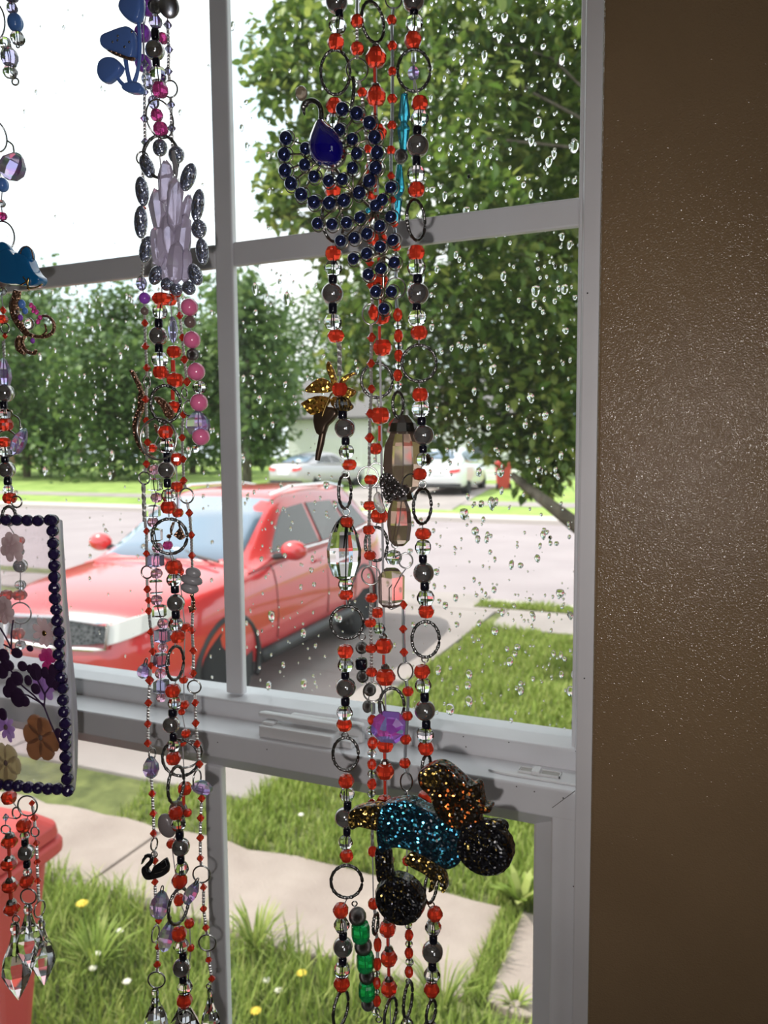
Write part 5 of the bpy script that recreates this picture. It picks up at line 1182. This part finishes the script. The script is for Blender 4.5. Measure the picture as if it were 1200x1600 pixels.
v, f = ring_mesh(.0055, .0055, .001, False); add('hanger_loop', mk('ring', v, f, wire_m, True), None, swn, loc=PY(*ts((350, 85)), ysw) - base, rot=(0, 0, FACE))

# ---------------- amethyst pendant in its glitter-bead oval
ya = YL - .010; base = PY(256, 226, ya); am = empty('amethyst_pendant', base); tag(am, 'pale amethyst shards framed by an oval of glittery rice beads', 'pendant')
for (px, py, w_, h_, a) in [(250, 231, 24, 26, .2), (275.6, 242, 26, 26, 0), (229.7, 260, 22, 40, -.45), (222, 299, 22, 46, -.12), (220, 347, 22, 50, .05), (229, 390, 23, 42, .35), (244, 430, 22, 32, .6), (261, 444, 20, 22, 1.0), (275.6, 452, 22, 20, 0), (295, 450, 21, 24, -.9), (294, 277, 24, 44, .45), (309, 321, 21, 50, .2), (311, 358, 25, 29, 0), (316, 393, 21, 42, -.1), (305, 429, 23, 36, -.45)]:
    p = PY(px, py, ya); m_ = SC(px, py, ya)
    add('glitter_rice_bead', MESH['G'][1], None, am, loc=p - base, rot=(0, -a * -1, 0), scale=(w_ * m_, w_ * m_ * .9, h_ * m_))
rga = random.Random(4)
def shard(px, py, wpx, hpx, a, dy):
    m_ = SC(px, py, ya); mbx = MB(); N = 6; rows = [(.10, -.5), (.42, -.38), (.5, -.1), (.46, .2), (.34, .40), (.08, .5)]
    mbx.lathe(rows, N, phase=rga.uniform(0, 1))
    for i in range(len(mbx.v)):
        q = mbx.v[i]; mbx.v[i] = Vector((q.x * (1 + rga.uniform(-.2, .2)) * wpx * m_, q.y * wpx * m_ * .55, (q.z + rga.uniform(-.04, .04)) * hpx * m_))
    mbx.obj('amethyst_shard', ame_m, am, loc=PY(px, py, ya + dy) - base, rot=(0, a, 0))
for q in [(258, 285, 30, 66, .05, 0), (248, 330, 34, 70, -.15, .002), (272, 320, 32, 80, .1, -.002), (262, 370, 34, 72, 0, .001), (286, 372, 32, 74, .18, .003), (246, 385, 28, 60, -.1, -.002), (275, 410, 32, 64, .1, -.003), (258, 415, 26, 52, -.2, .002), (290, 330, 22, 50, .3, .004), (290, 415, 24, 50, .1, 0)]: shard(*q)
pxtube('clasp', [(270, 236), (272, 250), (275, 264), (276, 278)], [3, 4, 4, 1], ya - .008, greystone_m, am, base)

# ---------------- mushroom cluster charm
yq = YL - .012; base = PY(206, 142, yq); mu = empty('mushroom_charm', base); tag(mu, 'blue mushroom cluster charm on the left cluster', 'charm')
tm = lambda q: (140 + q[0] / 5.3333, q[1] / 5.3333)
puff('cap', smooth_poly([(105, 350), (125, 300), (190, 270), (270, 240), (340, 232), (385, 290), (392, 400), (370, 490), (330, 500), (250, 460), (170, 430), (120, 400)], 3), yq, .008, mush_m, mu, base, .003, 3, tm)
puff('cap', smooth_poly([(78, 590), (95, 520), (150, 484), (220, 490), (270, 540), (275, 580), (235, 640), (165, 695), (115, 685), (85, 640)], 3), yq - .002, .007, mush_m, mu, base, .003, 3, tm)
puff('cap', smooth_poly([(255, 70), (290, -20), (360, -60), (440, -30), (450, 80), (420, 180), (370, 195), (300, 150)], 3), yq + .002, .008, mush_m, mu, base, .003, 3, tm)
puff('gills', smooth_poly([(150, 420), (230, 440), (330, 480), (375, 480), (340, 505), (250, 475), (190, 450)], 2), yq - .004, .003, copper_m, mu, base, .0006, 2, tm)
pxtube('stem', [tm(q) for q in [(300, 490), (310, 560), (325, 640), (345, 715)]], [3.6, 3.4, 3.4, 4], yq, mush_m, mu, base)
pxtube('stem', [tm(q) for q in [(225, 640), (265, 690), (310, 730), (350, 745)]], [2.6, 3.2, 4, 5], yq, mush_m, mu, base)
pxtube('stem', [tm(q) for q in [(410, 190), (420, 400), (400, 600), (360, 720)]], [3, 3, 3, 4], yq + .003, mush_m, mu, base)
puff('base', smooth_poly([(285, 745), (300, 705), (360, 690), (430, 700), (450, 760), (400, 785), (330, 775)], 3), yq + .001, .006, mush_m, mu, base, .002, 3, tm)
for (px, py) in ((235, 300), (232, 335), (330, 350), (350, 265), (290, 390), (190, 350)):
    pxball('glint_spot', *tm((px, py)), 4, 4, yq - .0045, wire_m, mu, base, 2, 8)  # small metal dots stand in for specular glints on the cap
pxball('glitter_ball', 264, 10, 32, 34, yq + .006, gl_silver, mu, base)

# ---------------- gold flower charm
yg = YS - .002; base = PY(512, 566, yg); gf = empty('gold_flower_charm', base); tag(gf, 'gold glitter flower charm with a long dark stem', 'charm')
tg = lambda q: (440 + q[0] / 4.286, 360 + q[1] / 4.286)
for poly in ([(330, 1080), (250, 1090), (170, 1085), (165, 1055), (240, 995), (290, 990), (330, 1030)], [(320, 1120), (230, 1110), (140, 1155), (145, 1175), (200, 1235), (260, 1220), (310, 1170)], [(345, 1080), (330, 1000), (305, 930), (310, 885), (325, 880), (350, 930), (360, 960), (375, 1040)], [(370, 1070), (400, 1000), (440, 965), (495, 950), (500, 965), (460, 985), (420, 1030), (390, 1090)], [(380, 1090), (430, 1050), (480, 1060), (500, 1080), (480, 1110), (420, 1130)], [(350, 1110), (420, 1130), (470, 1160), (480, 1190), (430, 1215), (370, 1200), (330, 1160)]):
    puff('petal', smooth_poly(poly, 3), yg + rga.uniform(-.003, .003), .0035, gl_flower, gf, base, .0012, 2, tg)
puff('calyx', smooth_poly([(220, 1240), (300, 1180), (380, 1210), (350, 1270), (310, 1310), (290, 1360), (240, 1360)], 3), yg, .006, bsdf('dark_bronze', (.10, .07, .05), .35, metal=.8), gf, base, .002, 3, tg)
pxtube('stem', [tg(q) for q in [(290, 1300), (275, 1360), (262, 1430), (248, 1490), (240, 1540)]], [6, 5.5, 5.5, 5, 4], yg, MAT['dark_bronze'], gf, base)
pxtube('stamen', [tg(q) for q in [(270, 1250), (290, 1190), (320, 1120), (340, 1090)]], 1.6, yg - .006, gold_m, gf, base)

# ---------------- copper feather charm and filigree butterfly
yc = YL + .000; base = PY(222, 590, yc); cf = empty('copper_feather_charm', base); tag(cf, 'antique copper feather charm twisted through the left cluster', 'charm')
tcf = lambda q: (180 + q[0] / 5.3333, 500 + q[1] / 5.3333)
puff('quill', smooth_poly([(125, 425), (150, 420), (190, 490), (225, 570), (230, 610), (205, 605), (180, 540)], 3), yc, .003, copper_m, cf, base, .0008, 2, tcf)
puff('vane', smooth_poly([(200, 610), (240, 610), (245, 720), (215, 800), (195, 880), (200, 960), (235, 1050), (290, 1120), (340, 1150), (280, 1150), (210, 1080), (165, 980), (150, 880), (170, 790), (195, 720)], 3), yc, .003, copper_m, cf, base, .0008, 2, tcf)
pxtube('barb', [tcf(q) for q in [(215, 760), (190, 850), (185, 950), (220, 1050)]], 1.5, yc - .003, wire_m, cf, base)
puff('vane', smooth_poly([(330, 640), (390, 650), (460, 720), (490, 790), (470, 830), (420, 800), (390, 730), (345, 680)], 3), yc + .002, .003, copper_m, cf, base, .0008, 2, tcf)
puff('vane', smooth_poly([(330, 860), (360, 900), (400, 960), (380, 980), (340, 920)], 3), yc + .002, .003, copper_m, cf, base, .0008, 2, tcf)
yb = YS - .008; base = PY(612, 745, yb); bt = empty('filigree_butterfly', base); tag(bt, 'silver filigree butterfly wing under the smoky glass bead', 'charm')
tb = lambda q: (480 + q[0] / 5, 680 + q[1] / 5)
puff('wing', smooth_poly([(565, 350), (590, 300), (650, 300), (700, 350), (730, 400), (690, 470), (650, 530), (610, 500), (580, 430)], 3), yb, .0028, bsdf('filigree_silver', (.36, .34, .34), .35, metal=1.), bt, base, .0007, 2, tb); bump(MAT['filigree_silver'], 420, 1., .003, 'voronoi')
puff('wing', smooth_poly([(730, 400), (770, 385), (800, 420), (785, 460), (740, 490), (700, 470)], 3), yb + .001, .0028, MAT['filigree_silver'], bt, base, .0007, 2, tb)
pxtube('antenna', [tb(q) for q in [(730, 400), (760, 330), (810, 300), (830, 310)]], 1.3, yb, wire_m, bt, base)
puff('lower_wing', smooth_poly([(520, 480), (560, 440), (590, 520), (610, 590), (570, 610), (530, 560)], 3), yb + .003, .002, bsdf('clear_petal', (.8, .76, .74), .1, trans=.7), bt, base, .0007, 2, tb)
# music note inside the ring of the left cluster
yn = YL - .004; base = PY(271, 818, yn); mn = empty('music_note_charm', base); tag(mn, 'tiny brown music note charm inside the dark ring', 'charm')
pxtube('note_stem', [(268, 836), (267, 826), (271, 816)], 1.6, yn, copper_m, mn, base); pxtube('note_stem', [(284, 836), (281, 824), (279, 816)], 1.6, yn, copper_m, mn, base)
pxball('note_head', 264, 838, 9, 7, yn, copper_m, mn, base, 5, 10); puff('note_head', [(272, 836), (282, 824), (289, 840), (282, 844)], yn, .003, copper_m, mn, base, .0006, 2)

# ================================================================== FAR-LEFT CLUSTER
YF = -.28
strand('short lavender and blue bead dangle at the top corner', YF - .004, [('w', 18, -8, 24), ('w', 19, 13, 17, 18), ('B', 24, 35.6, 24, 28), ('c', 27.6, 60, 22), ('j', 28, 72, 7)])
strand('lavender crystal dangle at the picture edge ending in a wire loop', YF, [('O', -10, 34, 38, 60), ('c', 8, 67.5, 19), ('w', 15, 90, 27, 32), ('c', 16, 112.5, 22), ('O', 24, 127.5, 13, 13)])
strand('edge strand with silver balls red beads and purple crystal', YF + .004, [
    ('O', -7, 212, 22, 50), ('B', 4, 289, 19, 22), ('c', 2, 318, 13), ('m', 4, 338, 14), ('O', 3, 370, 42, 50), ('c', 2, 455, 16), ('b', 5, 485, 12), ('r', 4, 499, 17), ('O', 8, 513, 16, 18), ('b', 8, 525, 9), ('T', 6, 545, 5, 24), ('A', 6, 584, 24, 48), ('s', 8, 614, 28), ('k', 6, 633, 12), ('c', 8, 648, 22), ('r', 8, 663, 25), ('O', 10, 693, 40, 44), ('r', 6, 691, 20), ('c', 8, 706, 20), ('k', 8, 718, 12), ('s', 11, 734, 26), ('k', 12, 752, 12), ('c', 13, 764, 16), ('r', 15, 778, 22), ('O', 26, 784, 19, 20), ('o', 14, 806, 14, 34), ('r', 29, 845, 20, 16), ('c', 31, 862, 14), ('s', 32, 884, 22), ('c', 32, 914, 17), ('r', 31, 930, 22, 18), ('O', 32, 958, 36, 36), ('r', 28, 990, 21), ('c', 32, 1008, 16), ('r', 10, 930, 20), ('r', 5, 965, 18)])
strand('bead tassel under the flower frame with a silver ball and crystal drop', YF - .004, [
    ('O', 43, 1259, 33, 35), ('r', 37, 1290, 23), ('c', 39, 1305.6, 15), ('k', 39, 1316, 11, 10), ('s', 41, 1332, 25), ('k', 42, 1350, 11), ('c', 43, 1362.6, 14), ('r', 42, 1377, 22), ('O', 44.5, 1400.6, 27, 27), ('P', 46, 1466, 44, 112)], top=False)
strand('bead tassel of red capped beads under the flower frame ending in a crystal drop', YF, [
    ('r', 14, 1246, 24), ('O', 26, 1270, 16, 20), ('L', 9, 1277, 10, 12), ('O', 9, 1296, 17, 16), ('C', 15, 1304, 16, 8), ('r', 14.7, 1315, 25, 20), ('R', 14.5, 1332, 6, 14), ('C', 15, 1340, 16, 8), ('r', 14, 1350, 25, 20), ('R', 15, 1367, 6, 14), ('C', 16, 1374, 16, 8), ('r', 15.5, 1384, 25, 20), ('R', 17, 1401, 6, 14), ('C', 18, 1408, 16, 8), ('r', 18.5, 1420, 25, 20), ('j', 25, 1436, 13), ('P', 26, 1502, 48, 128)], top=False)
strand('thin tassel of red bicones under the flower frame ending in a crystal drop', YF + .006, [
    ('b', 50, 1255, 10), ('b', 53.5, 1278, 12), ('O', 54.7, 1299.6, 15, 18), ('b', 57, 1317.5, 11), ('b', 58, 1347, 11), ('b', 59, 1376, 11), ('T', 60, 1395, 5, 26), ('O', 62, 1420, 10, 28), ('P', 66.6, 1488, 40, 108)], bars='T', barw=5, top=False, maxgap=40)
strand('dark glitter bead trailing at the picture edge', YF + .002, [('j', 1, 400, 12), ('n', 2, 440, 18)], top=False)
for (px, py, w_, h_, lb) in ((20, 260, 44, 44, 'iridescent lilac flower crystal near the top corner'), (30, 690, 24, 46, 'clear lilac disc crystal at the picture edge')):
    y_ = YF - .008; p = PY(px, py, y_); m_ = SC(px, py, y_); e = empty('hanging_crystal', p); tag(e, lb, 'crystal', 'loose lilac crystals')
    add('aurora_crystal', MESH['A'][1], None, e, rot=(0, .5, FACE), scale=(w_ * m_, w_ * m_ * .5, h_ * m_))
    pxtube('wire', [(px - 8, py - h_ * .9), (px, py - h_ * .75), (px + 2, py - h_ * .45)], 1.3, y_, wire_m, e, p)

# ---------------- blue animal-head charm and jewelled curl
yk = YF - .008; tk = lambda q: (q[0] / 4.706, 220 + q[1] / 4.706)
base = PY(20, 372, yk); ct = empty('blue_head_charm', base); tag(ct, 'glossy blue animal-head charm with two pointed ears', 'charm')
puff('head', smooth_poly([(-60, 860), (0, 845), (80, 800), (130, 845), (150, 830), (225, 860), (255, 930), (285, 980), (318, 1015), (300, 1060), (240, 1075), (150, 1060), (60, 1055), (-60, 1000)], 3), yk, .010, cat_m, ct, base, .003, 3, tk)
puff('ear', smooth_poly([(145, 850), (160, 800), (195, 775), (230, 800), (245, 870), (200, 890)], 3), yk - .001, .006, cat_m, ct, base, .0018, 3, tk)
puff('ear', smooth_poly([(0, 860), (0, 770), (30, 745), (75, 780), (100, 850), (50, 880)], 3), yk - .001, .006, cat_m, ct, base, .0018, 3, tk)
for w_ in ([(150, 1060), (190, 1040), (210, 1010), (205, 1060), (215, 1100)], [(170, 1000), (195, 1040), (205, 1080)], [(200, 1085), (260, 1080), (310, 1055)]):
    pxtube('gold_wire', [tk(q) for q in w_], 1.1, yk - .006, gold_m, ct, base)
pxtube('ear_rim', [tk(q) for q in [(150, 845), (160, 800), (195, 776), (230, 802), (245, 870)]], 1.0, yk - .004, copper_m, ct, base)
base = PY(28, 452, yk); jc = empty('jewelled_curl_charm', base); tag(jc, 'bronze jewelled curl charm with looping tails below the blue head', 'charm')
pxtube('body', [tk(q) for q in [(130, 1100), (120, 1150), (105, 1220), (120, 1300), (160, 1370), (200, 1420)]], [6, 7, 8, 7, 6, 5], yk, copper_m, jc, base)
pxtube('loop', [tk(q) for q in [(300, 1290), (350, 1290), (390, 1330), (395, 1390), (350, 1435), (270, 1440), (200, 1420)]], [2, 2.4, 2.6, 2.8, 3, 3, 4], yk, copper_m, jc, base)
pxtube('loop', [tk(q) for q in [(330, 1350), (340, 1400), (310, 1430)]], 1.6, yk, copper_m, jc, base)
pxtube('tail', [tk(q) for q in [(190, 1430), (165, 1470), (175, 1520), (210, 1555), (255, 1560), (265, 1535)]], [3, 3, 3, 3, 3.4, 2], yk, copper_m, jc, base)
pxtube('tail', [tk(q) for q in [(150, 1440), (130, 1480), (140, 1530), (180, 1565)]], [4, 5, 5, 3], yk + .002, copper_m, jc, base)
for (a, b2, d, mt) in ((160, 1200, 13, 'blue_bead'), (215, 1345, 17, 'clear_crystal'), (250, 1230, 8, 'magenta_crystal'), (270, 1260, 8, 'magenta_crystal'), (230, 1210, 8, 'magenta_crystal'), (295, 1300, 8, 'magenta_crystal'), (245, 1250, 7, 'magenta_crystal'), (280, 1330, 8, 'magenta_crystal'), (150, 1300, 9, 'purple_bead'), (240, 1470, 8, 'purple_bead'), (185, 1250, 10, 'blue_bead'), (120, 1260, 7, 'clear_crystal')):
    pxball('gem', *tk((a, b2)), d, d * 1.1, yk - .004, MAT[mt], jc, base, d * .8, 8)

# ---------------- pressed-flower resin frame bordered with dark purple beads
yr = YF - .010; tr_ = lambda q: (q[0] / 3.407, 790 + q[1] / 3.407)
base = PY(10, 813, yr); pf = empty('flower_frame', base); tag(pf, 'pressed-flower resin panel edged with dark purple beads', 'ornament')
resin = clear_sheet('clear_resin', (.97, .93, .95), .10, .03)
puff('resin_panel', [tr_(q) for q in [(-330, 60), (285, 85), (300, 500), (330, 860), (345, 1180), (365, 1510), (-330, 1480)]], yr + .004, .006, resin, pf, base, .0006, 1)
puff('rim', [tr_(q) for q in [(285, 70), (310, 80), (320, 250), (335, 480), (350, 650), (370, 860), (385, 1000), (395, 1200), (392, 1400), (380, 1530), (362, 1530), (350, 1200), (335, 960), (315, 660), (298, 480), (285, 200)]], yr + .008, .010, bsdf('clear_rim_resin', (.75, .72, .80), .12, trans=.6), pf, base, .001, 2)
bd = [(282, 78), (280, 135), (283, 200), (288, 258), (290, 320), (290, 380), (290, 437), (293, 495), (300, 553), (305, 612), (315, 672), (318, 732), (312, 790), (320, 850), (325, 915), (335, 972), (336, 1035), (341, 1097), (348, 1160), (349, 1218), (347, 1275), (349, 1337), (352, 1395), (358, 1455), (362, 1518), (308, 1508), (257, 1508), (204, 1503), (150, 1500), (97, 1492), (45, 1488), (-8, 1485), (-62, 1483), (203, 80), (147, 79), (91, 77), (35, 77), (-20, 76), (-75, 75), (265, 76)]
for q in bd:
    px, py = tr_(q); m_ = SC(px, py, yr); add('border_bead', MESH['d'][1], None, pf, loc=PY(px, py, yr - .001) - base, rot=(RGB_.uniform(0, 3), 0, RGB_.uniform(0, 3)), scale=18.6 * m_)
def petals(name, cx_, cy_, r, n_p, mat, wd, dy, jit=.12, centre=None):
    e = MB(); c = PY(*tr_((cx_, cy_)), yr + dy) - base; m_ = SC(*tr_((cx_, cy_)), yr) / 3.407
    for k in range(n_p):
        a = 2 * math.pi * k / n_p + rga.uniform(-jit, jit); L2 = r * rga.uniform(.85, 1.1); S = 7; v = []
        dx, dz = math.cos(a), math.sin(a)
        for t, w_ in ((.05, .15), (.35, .75), (.65, 1.), (.88, .8), (1., .25)):
            for s_ in (-1, 1): v.append((c.x + (dx * t * L2 - dz * s_ * w_ * wd) * m_, c.y + rga.uniform(-.0004, .0004) + .0002 * k, c.z + (dz * t * L2 + dx * s_ * w_ * wd) * m_))
        e.raw(v, [(2 * i, 2 * i + 1, 2 * i + 3, 2 * i + 2) for i in range(4)])
    o = e.obj(name, mat, pf); sm = o.modifiers.new('s', 'SOLIDIFY'); sm.thickness = .0005
    if centre: pxball('flower_centre', *tr_((cx_, cy_)), 9, 9, yr + dy - .001, centre, o, base, 3, 8)
def petal_mat(name, c, tl_=.5):
    mt = bsdf(name, c, .7); n, l, b_ = nodes(mt); t = n.new('ShaderNodeBsdfTranslucent'); t.inputs['Color'].default_value = (*c, 1); mx = n.new('ShaderNodeMixShader'); mx.inputs[0].default_value = tl_
    l.new(b_.outputs[0], mx.inputs[1]); l.new(t.outputs[0], mx.inputs[2]); l.new(mx.outputs[0], n['Material Output'].inputs['Surface']); return mt
tanp = petal_mat('tan_petal', (.52, .31, .18), .7); creamp = petal_mat('cream_petal', (.72, .64, .42), .6); whitep = petal_mat('white_petal', (.85, .72, .72), .6); lilp = petal_mat('lilac_petal', (.62, .42, .75), .6); darkp = petal_mat('dark_purple_petal', (.045, .015, .06), .3); magp = petal_mat('magenta_petal', (.75, .08, .40), .6)
petals('tan_flower', 215, 1235, 138, 6, tanp, 56, .002, .1, MAT['brown_stone'])
petals('cream_flower', 30, 1370, 110, 6, creamp, 52, .0025, .1, MAT['brown_stone'])
petals('white_flower', 235, 680, 85, 9, whitep, 18, .002, .1, gold_m)
petals('white_flower', 60, 220, 90, 7, whitep, 30, .004)
petals('white_flower', 20, 560, 80, 8, whitep, 26, .004)
petals('lilac_flower', 230, 960, 85, 7, lilp, 26, .003, .2)
petals('lilac_flower', 30, 1180, 80, 9, lilp, 16, .003, .2, MAT['brown_stone'])
petals('magenta_flower', 250, 820, 70, 6, magp, 22, .0035, .2)
tw_ = MB(); rgd = random.Random(15)
stems = [[(320, 1270), (270, 1160), (235, 1070), (240, 1000), (290, 930), (300, 860)], [(235, 1070), (180, 1010), (120, 960), (60, 880), (30, 820)], [(240, 1010), (200, 930), (190, 870), (120, 850)], [(235, 1060), (150, 1010), (90, 1000), (40, 990)], [(60, 760), (30, 700), (0, 650)], [(60, 760), (60, 680), (70, 610)], [(90, 790), (60, 760), (20, 740)]]
m_ = SC(60, 1050, yr) / 3.407
for s_ in stems:
    tw_.tube([PY(*tr_(q), yr + .001) - base for q in s_], 4.5 * m_, 5)
tw_.obj('dried_stem', darkp, pf)
bb = MB()
for (a, b2, r) in [(90, 785, 34), (120, 855, 32), (40, 850, 40), (20, 800, 36), (190, 885, 38), (150, 930, 30), (90, 920, 42), (40, 990, 38), (95, 1020, 46), (130, 1040, 34), (190, 975, 28), (270, 930, 40), (300, 880, 42), (330, 920, 36), (300, 950, 30), (10, 880, 44), (240, 890, 26), (60, 960, 40), (15, 1110, 40), (280, 880, 30), (160, 870, 22), (310, 1210, 26), (160, 760, 20)]:
    p = PY(*tr_((a, b2)), yr + .0015) - base; bb.ball(p, (r * m_ * rgd.uniform(.85, 1.3), .0012, r * m_ * rgd.uniform(.85, 1.3)), 9, 6)
bb.obj('dried_blossoms', darkp, pf, False)['kind'] = 'stuff'

# the rod that the strands hang from, above the picture
rod = empty('curtain_rod', (-.6, YS, 2.905)); tag(rod, 'dark curtain rod above the window carrying the bead strands', 'curtain rod')
MB().tube([(-.95, 0, 0), (.75, 0, 0)], .008, 12).obj('rod', gun_m, rod, True)
for x in (-.95, .75):
    MB().ball((x, 0, 0), .018, 14, 10).obj('finial', gun_m, rod, True)
    MB().tube([(x * .93, 0, 0), (x * .93, -YS + YI, 0), (x * .93, -YS + YI, -.03)], .005, 8).obj('bracket', gun_m, rod, True)
